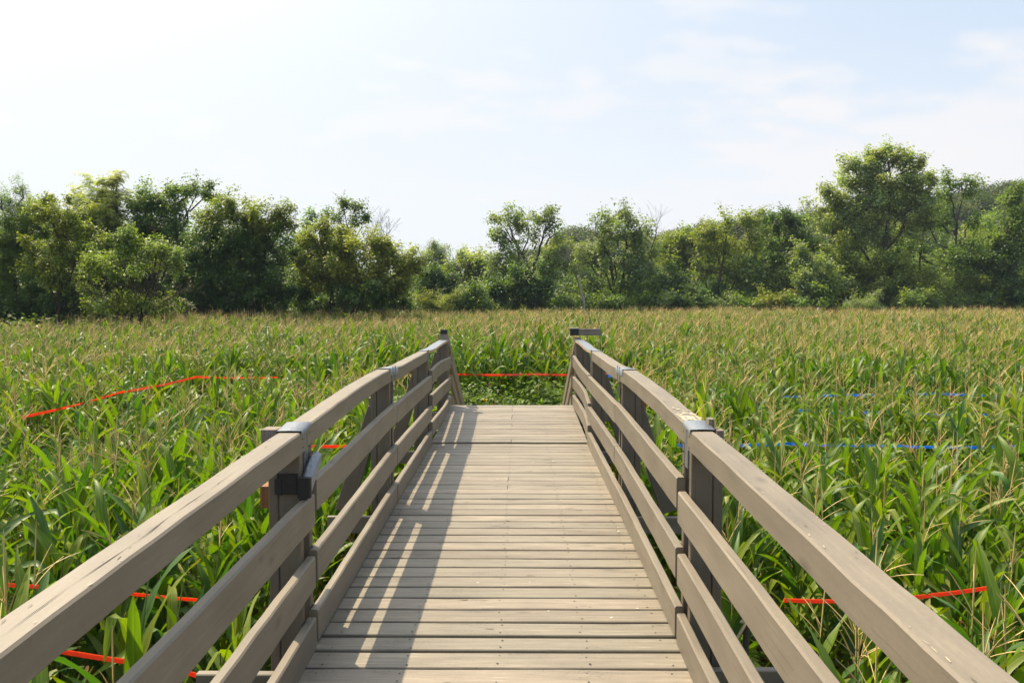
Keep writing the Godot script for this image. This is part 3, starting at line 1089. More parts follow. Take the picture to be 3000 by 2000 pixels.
func small_things() -> void:
	rng.seed = 4
	ribbon("orange_ribbon", "long orange marking tape running out through the left corn and turning a corner", [V(-6.55, -1.60, 10.9), V(-6.5, -1.57, 13.5), V(-6.25, -1.565, 16.1), V(-4.7, -1.59, 16.3)], 0.04)
	ribbon("orange_ribbon", "orange marking tape stretched level across the path beyond the deck end", [V(-1.5, -1.60, 16.9), V(-1.1, -1.585, 16.9), V(0.4, -1.592, 17.0), V(2.0, -1.60, 17.1)], 0.042)
	ribbon("blue_ribbon", "blue marking tape lowest on the right, just past the first joint post", [V(1.85, -1.82, 10.1), V(3.4, -1.80, 10.1), V(4.6, -1.84, 10.2), V(6.3, -1.85, 10.2)], 0.042)
	ribbon("blue_ribbon", "blue marking tape farthest back among the tassels on the right", [V(4.9, -1.90, 15.7), V(6.2, -1.86, 15.7), V(8.0, -1.82, 15.6), V(9.9, -1.88, 15.7)], 0.046)
	ribbon("blue_ribbon", "broken blue marking tape between the two longer blue tapes", [V(4.6, -1.84, 13.4), V(6.0, -1.86, 13.3), V(7.6, -1.88, 13.2)], 0.045)
	ribbon("blue_ribbon", "short bright blue marking tape seen under the right rail at the second joint", [V(1.35, -1.45, 15.4), V(2.3, -1.47, 15.4)], 0.055)
	ribbon("lime_ribbon", "lime marking tape far back in the right corn", [V(16.2, -1.82, 33), V(19.3, -1.90, 33)], 0.09)
	ribbon("lime_ribbon", "short lime marking tape nearer the middle of the far corn", [V(11.2, -1.60, 35), V(12.2, -1.62, 35)], 0.08)
	ribbon("orange_ribbon", "low orange marking tape beyond the near right rail", [V(1.72, -1.86, 5.0), V(2.3, -1.87, 5.02), V(3.05, -1.79, 5.05)], 0.026)
	ribbon("orange_ribbon", "orange marking tape behind the near left rail boards", [V(-3.3, -1.80, 5.1), V(-2.6, -1.84, 5.1), V(-1.75, -1.90, 5.05)], 0.026)
	ribbon("orange_ribbon", "lowest orange marking tape at the lower left corner", [V(-2.25, -1.80, 4.1), V(-1.7, -1.88, 4.1), V(-1.2, -2.02, 4.1)], 0.026)
	ribbon("orange_ribbon", "short orange tape scrap glimpsed between the left rails past the first joint", [V(-1.95, -1.44, 7.9), V(-1.35, -1.43, 7.9)], 0.03)
	ribbon("green_ribbon", "short green marking tape deep in the left corn", [V(-7.3, -1.62, 15.6), V(-6.6, -1.62, 15.6)], 0.05)
	var s := thing("marker_stake", "slim white stake standing among the far tassels on the right", "stake", Vector3(21.0, 0, -58))
	var b := Buf.new()
	tube(b, [Vector3.ZERO, Vector3(0.02, 2.42, 0)], [0.05, 0.05], 6)
	part("pole", b.mesh(M["white_paint"]), s)
	b = Buf.new()
	b.face([Vector3(0.03, 1.6, 0.06), Vector3(0.35, 1.55, 0.1), Vector3(0.40, 1.85, 0.08), Vector3(0.03, 1.9, 0.06)], Vector3.BACK, [Vector2.ZERO, Vector2.ZERO, Vector2.ZERO, Vector2.ZERO])
	part("flag", b.mesh(M["chip_white"]), s)
	for q in [[-0.52, 14.75, -1.845, 0.085, "large yellow blossom just past the left of the deck end"], [-0.37, 14.9, -1.93, 0.062, "smaller yellow-green blossom beside the large yellow one"]]:
		var o := thing("yellow_blossom", q[4], "flower", Vector3(q[0], 0, -q[1]), "yellow blossoms past the deck end")
		b = Buf.new()
		tube(b, [Vector3.ZERO, Vector3(0, 0.7, 0.02), Vector3(0, EYE + q[2] - 0.03, 0)], [0.007, 0.006, 0.004], 5)
		part("stem", b.mesh(M["stem"]), o)
		for k in 5:
			b = Buf.new()
			heart(b, Vector3(0, EYE + q[2] - 0.03, 0), TAU * k / 5 + 0.3, 0.75, q[3], Color.WHITE)
			part("petal", b.mesh(M["petal"]), o)
	# the twine-tied cane beside the right outrigger
	var c := thing("garden_cane", "dark cane tied with pale twine behind the lower right rail boards", "cane", Vector3(1.02, 0, -3.35))
	b = Buf.new()
	tube(b, [Vector3.ZERO, Vector3(0.01, EYE - 1.30, 0)], [0.014, 0.013], 6)
	part("cane", b.mesh(M["bark"]), c)
	b = Buf.new()
	tube(b, [Vector3(-0.055, EYE - 1.56, 0.02), Vector3(-0.05, EYE - 1.42, 0.03), Vector3(-0.01, EYE - 1.35, 0.03), Vector3(0.015, EYE - 1.325, 0.0), Vector3(-0.016, EYE - 1.335, 0.0), Vector3(0.05, EYE - 1.35, 0.02), Vector3(0.13, EYE - 1.385, 0.03)], [0.006, 0.006, 0.006, 0.007, 0.007, 0.006, 0.005], 5)
	part("twine", b.mesh(M["rope"]), c)

# ---------------------------------------------------------------- trees
func make_sprigs() -> void:
	for kind in 3:
		rng.seed = 300 + kind
		var b := Buf.new()
		if kind == 0:  # broad leaves on a short twig
			for i in 11:
				var a := rng.randf() * TAU
				var t := rng.randf()
				heart(b, Vector3(cos(a) * 0.12 * t, -0.12 + 0.28 * rng.randf(), sin(a) * 0.12 * t) + Vector3(rng.randf_range(-0.12, 0.12), 0, rng.randf_range(-0.12, 0.12)), a, rng.randf_range(-0.9, 0.5), rng.randf_range(0.085, 0.15), Color(1, 1, 1) * rng.randf_range(0.72, 1.0))
		elif kind == 1:  # drooping feathered fronds
			for f in 3:
				var a := rng.randf() * TAU
				var p := Vector3(0, 0.06, 0)
				var d := Vector3(cos(a), 0.5, sin(a))
				for i in 7:
					p += d.normalized() * 0.055
					d.y -= 0.22
					var side := Vector3(-sin(a), 0, cos(a))
					for s in [-1.0, 1.0]:
						lance(b, p, (d * 0.4 + side * s + Vector3(0, -0.3, 0)).normalized(), 0.115, 0.022, Color(1, 1, 1) * rng.randf_range(0.75, 1.0))
		else:  # fine willow-like leaves
			for i in 18:
				var a := rng.randf() * TAU
				var e := rng.randf_range(-0.8, 1.1)
				lance(b, Vector3(rng.randf_range(-0.16, 0.16), rng.randf_range(-0.14, 0.16), rng.randf_range(-0.16, 0.16)), Vector3(cos(a) * cos(e), sin(e), sin(a) * cos(e)), rng.randf_range(0.08, 0.13), 0.021, Color(1, 1, 1) * rng.randf_range(0.7, 1.0))
		sprigs.append(b.mesh(M["foliage"]))

func lance(b: Buf, p: Vector3, d: Vector3, l: float, w: float, co: Color) -> void:
	var s := d.cross(Vector3.UP).normalized()
	if s.length() < 0.5: s = Vector3.RIGHT
	var no := s.cross(d).normalized()
	if no.y < 0: no = -no
	var a := b.vert(p, no, Vector2.ZERO, co)
	var c := b.vert(p + d * l * 0.45 + s * w, (no - s * 0.2).normalized(), Vector2.ZERO, co)
	var e := b.vert(p + d * l - no * l * 0.1, no, Vector2.ZERO, co)
	var g := b.vert(p + d * l * 0.45 - s * w, (no + s * 0.2).normalized(), Vector2.ZERO, co)
	b.tri(a, c, e)
	b.tri(a, e, g)

func ball() -> Vector3:
	var p := Vector3(rng.randfn(), rng.randfn(), rng.randfn()).normalized()
	return p

func tree(called: String, label: String, group: String, x: float, d: float, leaf: int, dens: float, stems: Array, lobes: Array) -> void:
	rng.seed = hash(label)
	var bush := called in ["bush", "goldenrod_clump", "vine_mound", "ivy_bush", "ivy_column"]
	var o := thing(called, label, "bush" if bush else "tree", Vector3(x, 0, -d), group)
	var wb := Buf.new()
	var zs := {}
	for s in stems:
		var n: int = (s.size() - 1) / 2
		var pts := []
		var rad := []
		var z0 := rng.randf_range(-0.5, 0.5)
		for i in n:
			pts.append(Vector3(s[1 + i * 2], s[2 + i * 2], z0 * i * 0.6))
		var key := "%.2f %.2f" % [s[1], s[2]]
		if pts[0].y < 2.7 and pts[0].y > 0.05:
			pts.push_front(Vector3(pts[0].x * 1.05, -0.1, 0))
		# subdivide with a little waywardness
		var fine := [pts[0]]
		for i in pts.size() - 1:
			for k in 3:
				var q: Vector3 = pts[i].lerp(pts[i + 1], (k + 1) / 3.0)
				if k < 2: q += Vector3(rng.randf_range(-1, 1), rng.randf_range(-0.4, 0.4), rng.randf_range(-1, 1)) * float(s[0]) * 0.7
				fine.append(q)
		for i in fine.size():
			rad.append(lerpf(float(s[0]), float(s[0]) * 0.28, float(i) / (fine.size() - 1)))
		tube(wb, fine, rad, 7)
		# twigs
		for k in range(fine.size() / 2, fine.size()):
			for q in (3 if dens < 0.6 else 2):
				var p: Vector3 = fine[k]
				var v := Vector3(rng.randfn(), absf(rng.randfn()) * 0.8 + 0.3, rng.randfn()).normalized()
				var l := rng.randf_range(0.6, 1.5) * (d / 60.0)
				var m := p + v * l * 0.5 + ball() * 0.08
				tube(wb, [p, m, p + v * l + Vector3(0, 0.15, 0)], [rad[k] * 0.4, rad[k] * 0.28, 0.008], 4, Color.WHITE, false)
				if dens < 0.2 or called == "small_tree":
					for w in 3:
						var v2 := (v + ball() * 0.8).normalized()
						tube(wb, [m, m + v2 * l * 0.55], [rad[k] * 0.22, 0.006], 3, Color.WHITE, false)
	var where := []
	var tint := []
	var size := clampf(d / 52.0, 0.72, 1.6)
	var rc := 0.52 * size
	for L in lobes:
		var c := Vector3(L[0], L[1], rng.randf_range(-0.35, 0.35) * L[2])
		c += ball() * Vector3(L[2], L[3], 0.0) * 0.18
		var r := Vector3(L[2] * rng.randf_range(0.85, 1.1), L[3], minf(L[2], 2.2) * 0.85)
		var ld: float = L[4] * dens
		var base: Color = PAL[int(L[5])]
		var n := int(ceil((r.x * r.y + r.y * r.z + r.x * r.z) / (rc * rc) * 0.95 * minf(ld, 1.3) + 1.0))
		var start := Vector3(c.x * 0.6, maxf(c.y - r.y * 1.3, 0.2), 0)
		if not bush and ld > 0.1:
			tube(wb, [start, c.lerp(start, 0.45) + ball() * 0.2, c + ball() * r * 0.3], [0.06 * size, 0.045 * size, 0.02 * size], 5, Color.WHITE, false)
		for k in n:
			var u := ball()
			var rr := pow(rng.randf_range(0.12, 1.0), 0.5) * (rng.randf_range(1.0, 1.25) if rng.randf() < 0.22 else 1.0)
			if u.y < -0.3 and not bush: rr *= 0.8
			var p := c + u * r * rr
			if p.y < 0.15: p.y = 0.15 + rng.randf() * 0.3
			if not bush and (k % 3 == 0 or ld < 0.6):
				tube(wb, [c + u * r * rr * 0.15, p.lerp(c, 0.4) + ball() * 0.12, p], [0.028 * size, 0.02 * size, 0.007], 4, Color.WHITE, false)
			var tone := rng.randf_range(0.74, 1.26)
			var warm := rng.randf_range(-0.09, 0.06)
			var sub := rc * rng.randf_range(0.45, 1.35)
			var grow := (u + Vector3(0, 0.55, 0) + ball() * 0.5).normalized()
			var cnt := int(rng.randi_range(18, 26) * (0.75 + 0.35 * minf(ld, 1.0)))
			if leaf == 2: cnt = int(cnt * 1.15)
			for i in cnt:
				var v := ball() * pow(rng.randf(), 0.5) * sub * 0.72 + grow * sub * rng.randf_range(-0.9, 1.1)
				var sc := size * rng.randf_range(0.8, 1.35)
				var bas := Basis.from_euler(Vector3(rng.randf_range(-0.55, 0.55), rng.randf() * TAU, rng.randf_range(-0.55, 0.55))).scaled(Vector3.ONE * sc)
				where.append(Transform3D(bas, p + v))
				var t2 := tone * rng.randf_range(0.85, 1.15)
				tint.append(Color(base.r * t2 * (1.0 + warm), base.g * t2, base.b * t2 * (1.0 - warm)))
	if wb.v.size():
		part("trunk", wb.mesh(M["pale_bark" if called == "dead_tree" else "bark"]), o)
	if where.size():
		scatter("foliage" if bush else "crown", sprigs[leaf], where, tint, o).set_meta("kind", "stuff")

func trees() -> void:
	tree("tree", "feathery grey-green tree at the far left edge of the treeline", "trees along the field edge", -24.45, 40, 2, 1.0, [[0.14, 0, -0.1, -0.02, 3.39, -0.05, 6.78], [0.14, 0, -0.1, -0.18, 2.61, -0.51, 5.21]], [[-0.05, 6.78, 1.82, 1.4, 1, 1], [-0.51, 5.21, 1.98, 1.82, 1, 1], [0.84, 5.87, 1.4, 1.73, 1, 1], [-0.16, 3.32, 2.15, 1.24, 1, 1], [0.5, 8.25, 0.53, 0.63, 0.35, 1], [1.05, 7.4, 0.83, 0.63, 0.6, 1], [-0.51, 7.76, 0.74, 0.66, 0.5, 1]])
	tree("tree", "olive tree whose black leaning trunk shows above the tasselled corn", "trees along the field edge", -21.14, 38, 0, 0.9, [[0.16, -0.16, 1.5, -0.01, 2.68, 0.14, 3.62, 0.27, 4.72]], [[0.07, 6.75, 1.33, 0.86, 1, 0], [0.75, 5.58, 1.26, 1.18, 1, 0], [-0.7, 4.72, 1.41, 1.18, 1, 0], [0.31, 4.09, 0.94, 0.63, 0.5, 0], [-0.98, 3.15, 1.26, 0.94, 0.8, 3], [0.44, 2.99, 0.78, 0.78, 0.5, 3]])
	tree("tree", "tall tree with light feathery top between the two left crowns", "trees along the field edge", -23.35, 46, 1, 0.9, [[0.14, 0, -0.1, 0.12, 4.5, 0.35, 9.01], [0.14, 0, -0.1, 0.42, 4.64, 1.21, 9.29]], [[0.35, 9.01, 1.05, 0.76, 0.4, 6], [1.21, 9.29, 0.8, 0.68, 0.4, 6], [-0.52, 8.41, 0.91, 0.68, 0.4, 6], [0.11, 7.41, 1.71, 1.14, 1, 0], [-0.96, 6.56, 1.14, 1.14, 1, 0], [0.93, 5.9, 1.71, 1.33, 1, 0], [0.23, 4.48, 1.52, 1.14, 1, 0], [1.75, 4.48, 1.52, 1.14, 1, 0], [-0.71, 5.24, 1.33, 1.14, 1, 0], [0.89, 7.88, 1.33, 0.95, 0.8, 6]])
	tree("tree", "broad tree with a bare spreading limb under its dark top", "trees along the field edge", -20.34, 47, 0, 1.0, [[0.12, -0.01, 2.57, 0.24, 5.28, 1.46, 7.59, 1.19, 8.46], [0.06, 1.46, 7.59, 2.27, 8.94]], [[-0.61, 8.52, 1.32, 0.78, 0.7, 1], [0.71, 8.71, 1.16, 0.66, 0.6, 1], [1.92, 9.21, 1.16, 0.58, 0.7, 1], [2.88, 8.75, 0.85, 0.62, 0.6, 1], [-0.68, 7.21, 1.55, 1.16, 1, 1], [0.97, 7.31, 0.97, 1.07, 0.7, 1], [-1.41, 5.57, 1.36, 1.36, 1, 1], [0.24, 5.28, 1.36, 1.16, 1, 1], [-0.56, 4.31, 1.75, 1.16, 1, 1], [1.82, 6.05, 0.97, 0.97, 1, 0], [-0.86, 8.17, 1.55, 0.87, 0.8, 1]])
	tree("small_tree", "bright yellow-green young tree with bare lower twigs in front of the dark trees", "trees along the field edge", -16, 35, 0, 0.55, [[0.05, -0, 1.85, -0.14, 3.29, -0.82, 5.03], [0.05, 0, 2.14, 0.23, 3.44, -0.02, 5.17], [0.05, 0.05, 2.28, 0.73, 3.44, 1.21, 5.03], [0.04, -0.02, 2.28, -1.16, 3.15, -2.17, 3.44], [0.04, 0.05, 2.28, 1.31, 3.15, 1.97, 3.44], [0.04, 0.01, 2.43, -0.43, 3.29, -1.72, 4.31], [0.04, 0.01, 2.5, 0.53, 3.87, 0.49, 5.6]], [[-0.96, 5.6, 0.65, 0.52, 1, 2], [-0.16, 5.43, 0.69, 0.58, 1, 2], [1.04, 5.2, 0.8, 0.65, 1, 2], [-1.56, 4.67, 0.84, 0.58, 1, 2], [1.56, 4.52, 0.46, 0.58, 1, 2], [-2.18, 4.28, 0.55, 0.46, 0.8, 2], [-0.26, 4.31, 1.59, 0.72, 0.7, 2], [-2.1, 3.44, 0.52, 0.52, 0.5, 2], [-0.15, 3.01, 1.59, 0.52, 0.6, 0], [-1.18, 2.72, 1.16, 0.43, 0.6, 0], [0.86, 2.79, 1.01, 0.43, 0.5, 0]])
	tree("tree", "dense dark green tree filling the middle of the left treeline", "trees along the field edge", -14.16, 42, 0, 1.15, [[0.13, 0.59, 1.76, 0.35, 3.15, -0.33, 4.36, -1, 5.4], [0.12, 0.59, 1.76, 1.05, 3.5, 1.34, 5.05]], [[-1.28, 7.03, 1.08, 0.87, 1, 0], [0.07, 7.26, 1.04, 0.73, 1, 0], [1.06, 7.12, 1.01, 0.83, 1, 0], [2.35, 6.86, 0.66, 0.8, 1, 0], [-0.83, 5.31, 1.91, 1.47, 1, 3], [1.43, 5.31, 1.65, 1.47, 1, 3], [-2.42, 4.1, 0.95, 1.3, 1, 3], [-0.17, 3.5, 2.26, 1.04, 1, 3], [2.1, 3.58, 1.3, 0.95, 1, 3], [0.4, 6.09, 1.91, 0.87, 1, 3]])
	tree("tree", "low rounded olive tree sloping down at the right end of the left trees", "trees along the field edge", -9.37, 44, 0, 1.05, [[0.1, -0.75, 1.69, -0.45, 3.33, -0.9, 4.42], [0.1, 0.35, 1.88, 1.1, 3.51, 2.2, 4.42]], [[-1.14, 6.37, 1.05, 0.84, 1, 4], [-0.15, 6.19, 1.05, 1, 1, 4], [-2.01, 5.41, 1, 1, 1, 4], [1.52, 5.77, 1.24, 0.84, 1, 4], [2.78, 5.47, 1.05, 0.8, 1, 4], [3.71, 4.87, 0.76, 0.84, 1, 4], [-0.71, 4.42, 1.73, 1.18, 1, 4], [1.47, 4.42, 1.73, 1, 1, 4], [-1.82, 3.51, 1, 0.82, 1, 3], [0.91, 3.24, 2.09, 0.73, 1, 3], [3.19, 3.84, 0.84, 0.69, 1, 4]])
	tree("tree", "wispy dark sapling poking above the olive tree against the sky", "trees along the field edge", -10.03, 50, 0, 0.55, [[0.06, 0.1, 2.53, 0.02, 5.41, -0.06, 7.05, -0.31, 8.89], [0.03, 0.03, 6.23, 0.66, 7.46, 0.98, 7.91], [0.03, -0.06, 6.85, -0.57, 7.87]], [[-0.39, 8.81, 0.41, 0.23, 0.45, 1], [0.39, 8.6, 0.31, 0.25, 0.45, 1], [-0.61, 7.95, 0.54, 0.37, 0.35, 1], [0.15, 7.56, 0.95, 0.62, 0.4, 1], [1, 7.87, 0.37, 0.23, 0.5, 1], [-0.17, 6.64, 1.2, 0.78, 0.7, 1], [-1.91, 7.87, 0.83, 0.54, 0.5, 1], [-2.63, 7.57, 0.54, 0.41, 0.4, 1]])
	tree("bare_tree", "bare dead branches sticking up beside the wispy sapling", "trees along the field edge", -8.97, 51, 0, 0, [[0.04, -0.22, 2.52, -0.08, 5.46, 0.07, 6.71, 0.46, 7.76], [0.02, -0.02, 6.09, 0.2, 6.92, 0.56, 7.3], [0.04, 0.42, 2.52, 0.59, 5.88, 0.71, 6.92, 0.98, 7.21], [0.01, 0.6, 6.29, 1.08, 6.71], [0.01, 0.07, 6.71, -0.21, 7.3]], [])
	tree("tree", "small round blue-green tree far behind the gap in the treeline", "trees along the field edge", -9.04, 85, 2, 1.0, [[0.14, 0, -0.1, 0.03, 3.76, 0.09, 7.52], [0.14, 0, -0.1, -0.26, 3.32, -0.75, 6.65]], [[0.09, 7.52, 1.54, 0.98, 1, 5], [-0.75, 6.65, 1.19, 1.19, 1, 5], [1.07, 6.58, 1.19, 1.19, 1, 5], [0.29, 5.42, 2.11, 1.4, 1, 5]])
	tree("tree", "yellow-tipped tree far behind the low hedge at the center", "trees along the field edge", -4.87, 80, 0, 0.9, [[0.14, 0, -0.1, 0.03, 3.51, 0.08, 7.03], [0.14, 0, -0.1, -0.25, 3.06, -0.72, 6.11]], [[0.08, 7.03, 1.39, 0.53, 0.5, 6], [-0.72, 6.11, 1.98, 1.12, 1, 0], [1.66, 6.04, 1.45, 1.06, 1, 0], [0.5, 4.8, 2.81, 1.49, 1, 0]])
	tree("ivy_bush", "dark ivy-covered bush at the end of the olive tree", "trees along the field edge", -5.98, 60, 0, 1.2, [], [[0.21, 4.88, 0.79, 0.79, 1, 3], [-0.57, 3.94, 1.29, 0.99, 1, 3], [0.67, 3.64, 1.04, 1.12, 1, 3], [-1.31, 3.1, 0.99, 0.64, 1, 1]])
	tree("tree", "open tall tree with two thin leaders and sky showing through its crown", "trees along the field edge", 1.18, 66, 0, 0.85, [[0.19, 0.06, 2.33, -0, 5.05, -0.82, 6.54, -1.63, 8.02, -1.96, 9.37], [0.14, -0, 5.05, 0.32, 6.13, 0.81, 7.75, 1.07, 9.37], [0.12, -1.03, 2.88, -1.04, 5.05, -1.23, 7.21, -2.23, 8.7], [0.07, -0.82, 6.54, -0.28, 8.02, -0.41, 9.1], [0.05, 0.81, 7.75, 1.75, 8.83]], [[-1.96, 9.37, 1.04, 0.65, 0.75, 5], [-0.82, 9.1, 0.76, 0.49, 0.6, 5], [0.8, 9.53, 1.14, 0.49, 0.6, 5], [1.67, 8.94, 0.6, 0.44, 0.6, 5], [-2.77, 8.19, 0.76, 0.6, 0.55, 5], [-1.63, 7.7, 1.36, 0.71, 0.3, 5], [0.26, 7.75, 1.09, 0.65, 0.2, 5], [1.67, 7.97, 0.71, 0.6, 0.45, 5], [-2.5, 6.62, 1.14, 0.87, 0.6, 5], [-0.82, 6, 1.5, 0.82, 0.35, 5], [1.22, 6.62, 1.25, 0.98, 0.5, 5], [-2.23, 5, 1.91, 1.14, 0.9, 5], [1.08, 5.05, 1.25, 1.09, 0.8, 5]])
	tree("ivy_column", "trunk wrapped in dark ivy below the open two-leader tree", "trees along the field edge", 1.37, 62, 0, 1.5, [[0.14, 0, -0.1, -0.13, 1.89, -0.36, 3.79], [0.14, 0, -0.1, 0.18, 2.28, 0.51, 4.55]], [[-0.36, 3.79, 0.92, 1.18, 1, 3], [0.51, 4.55, 0.72, 1.28, 1, 3], [-2.05, 3.53, 1.43, 0.92, 1, 3], [-1.28, 4.37, 0.97, 0.92, 1, 3], [-3.32, 3.61, 0.72, 0.82, 1, 3], [0.26, 3.1, 1.18, 0.92, 1, 3]])
	tree("vine_mound", "rounded bright green vine mound at the field edge behind the deck end", "trees along the field edge", -3.13, 60, 0, 1.5, [], [[-0.05, 3.25, 0.99, 0.5, 1, 1], [-0.62, 2.9, 0.99, 0.45, 1, 1], [0.79, 2.9, 0.79, 0.45, 1, 1]])
	tree("dead_tree", "pale leaning dead snag with a forked top before the hill", "trees along the field edge", 5.15, 64, 0, 0.12, [[0.12, 0, 2.62, -0.32, 3.94, -0.64, 4.86, -1.01, 5.83, -1.28, 6.88], [0.06, -0.64, 4.86, -0.33, 5.65, 0.09, 6.77], [0.04, -1.01, 5.83, -1.38, 6.43]], [[-0.02, 6.7, 0.42, 0.42, 0.3, 5], [-0.59, 5.65, 0.48, 0.37, 0.3, 5]])
	tree("tree", "many-stemmed tall tree at the center with airy top", "trees along the field edge", 8.31, 70, 0, 1.0, [[0.17, 0, 2.57, -0.27, 4.59, -0.45, 6.31, -1.32, 8.03, -1.76, 8.6], [0.18, 0.03, 2.57, 0.7, 5.45, 0.8, 8.31, 0.84, 9.88], [0.12, 0.09, 2.86, 1.28, 5.45, 2.47, 6.94], [0.09, -0.08, 2.86, -0.88, 5.16, -2.18, 6.31], [0.06, 0.8, 8.31, 1.59, 9.45]], [[0.73, 10.25, 0.98, 0.4, 0.6, 5], [-0.42, 9.74, 0.87, 0.46, 0.55, 5], [1.3, 9.63, 0.64, 0.46, 0.45, 5], [-1.16, 9, 0.98, 0.46, 0.45, 5], [0.4, 8.31, 1.79, 0.69, 0.6, 5], [-1.38, 7.4, 1.62, 0.93, 0.75, 5], [2.12, 7.68, 1.39, 0.93, 0.8, 5], [-2.46, 6.17, 1.39, 1.1, 0.8, 5], [-0.16, 6.02, 2.46, 1.04, 0.5, 5], [2.48, 5.97, 1.33, 1.21, 0.8, 5], [-1.82, 4.45, 1.62, 1.04, 0.6, 5], [1.63, 4.44, 1.62, 1.04, 0.6, 5]])
	tree("bare_tree", "thin bare-topped tree standing right of the many-stemmed tree", "trees along the field edge", 11.33, 72, 0, 0.5, [[0.1, 0.01, 2.56, 0.01, 5.22, 0.05, 6.99, -0.11, 8.46, -0.23, 9.49], [0.05, 0.06, 6.84, 0.52, 8.17, 0.62, 9.34, 1.03, 10.22], [0.03, 0.52, 8.17, 1.39, 8.99], [0.02, 0.62, 9.34, 0.32, 9.93]], [[-0.23, 8.81, 0.42, 0.54, 0.5, 1], [0.44, 7.14, 0.71, 0.59, 0.4, 1]])
	tree("tree", "mid-green tree between the dead snag and the two-leader tree", "trees along the field edge", 4.37, 80, 0, 1, [[0.14, 0, -0.1, -0.12, 3.3, -0.34, 6.6], [0.14, 0, -0.1, 0.36, 3.68, 1.04, 7.35]], [[-0.34, 6.6, 1.65, 1.59, 1, 0], [1.04, 7.35, 1.59, 1.39, 1, 0], [-0, 4.47, 1.98, 1.65, 1, 0], [2.04, 4.07, 1.45, 1.45, 1, 1], [-1.26, 5.62, 1.32, 1.32, 1, 0]])
	tree("tree", "rounded olive green tree left of the vine-hung trunk", "trees along the field edge", 17.3, 82, 0, 1, [[0.14, 0, -0.1, -0.14, 4.56, -0.41, 9.13], [0.14, 0, -0.1, -0.63, 4.06, -1.81, 8.12]], [[-0.41, 9.13, 1.96, 0.88, 1, 0], [-1.81, 8.12, 1.69, 1.15, 1, 0], [1.61, 9.06, 1.56, 0.88, 1, 0], [-2.73, 6.51, 1.69, 1.35, 1, 0], [0.3, 6.51, 2.71, 1.69, 1, 0], [2.3, 7.35, 1.69, 1.69, 1, 0]])
	tree("ivy_bush", "dark bush below the rounded olive tree", "trees along the field edge", 13.28, 72, 0, 1.2, [], [[-0.11, 4.78, 1.19, 1.37, 1, 3], [0.59, 3.74, 1.37, 1.07, 1, 3], [-0.89, 3.74, 1.13, 0.95, 1, 3]])
	tree("tree", "tree with crooked dark limbs and vines down its trunk", "trees along the field edge", 17.66, 73, 0, 0.85, [[0.17, -0.29, 2.1, 0.07, 4.95, 0.45, 7.64, 0.66, 9.72], [0.07, -1.38, 5.55, -1.99, 6.59, -3.04, 7.04], [0.06, 0.12, 5.25, -1.32, 5.55, -1.81, 4.35], [0.12, 1.81, 2.25, 2.07, 5.25, 2.63, 7.34]], [[0.66, 9.66, 0.84, 0.66, 0.7, 0], [-0.83, 9.07, 1.15, 0.66, 0.8, 0], [0.15, 7.58, 1.99, 1.09, 0.8, 0], [-1.38, 5.25, 1.39, 1.39, 0.7, 0], [1.46, 5.55, 1.81, 1.51, 0.8, 0], [2.59, 9.87, 1.27, 0.66, 0.5, 0], [3.39, 10.25, 0.54, 0.36, 0.5, 0], [2.47, 8.17, 1.81, 1.39, 0.7, 0], [-0.45, 3.3, 1.21, 0.9, 1, 3]])
	tree("tree", "dark-topped tree left of the tallest tree", "trees along the field edge", 24.16, 76, 0, 1, [[0.14, 0.02, 2.21, 0.25, 6.58, -0.41, 9.06]], [[-0.49, 9.92, 1.51, 1, 1, 3], [1.12, 10.23, 1.07, 0.69, 1, 3], [-0.02, 7.76, 1.88, 1.57, 1, 1], [2.14, 8.68, 1.44, 1.44, 1, 1], [0.65, 5.33, 2.2, 2.2, 1, 1], [-1.84, 5.27, 1.57, 2.2, 1, 1]])
	tree("tree", "grey-green leafy tree at the foot of the tallest tree", "trees along the field edge", 24.49, 69, 0, 1, [[0.14, 0, -0.1, -0.04, 3.1, -0.12, 6.2], [0.14, 0, -0.1, 0.21, 2.11, 0.6, 4.23]], [[-0.12, 6.2, 1.37, 1.43, 1, 5], [0.6, 4.23, 1.88, 1.43, 1, 5], [-0.86, 3.66, 1.43, 1.31, 1, 5], [0.89, 4.06, 0.8, 0.68, 1, 2]])
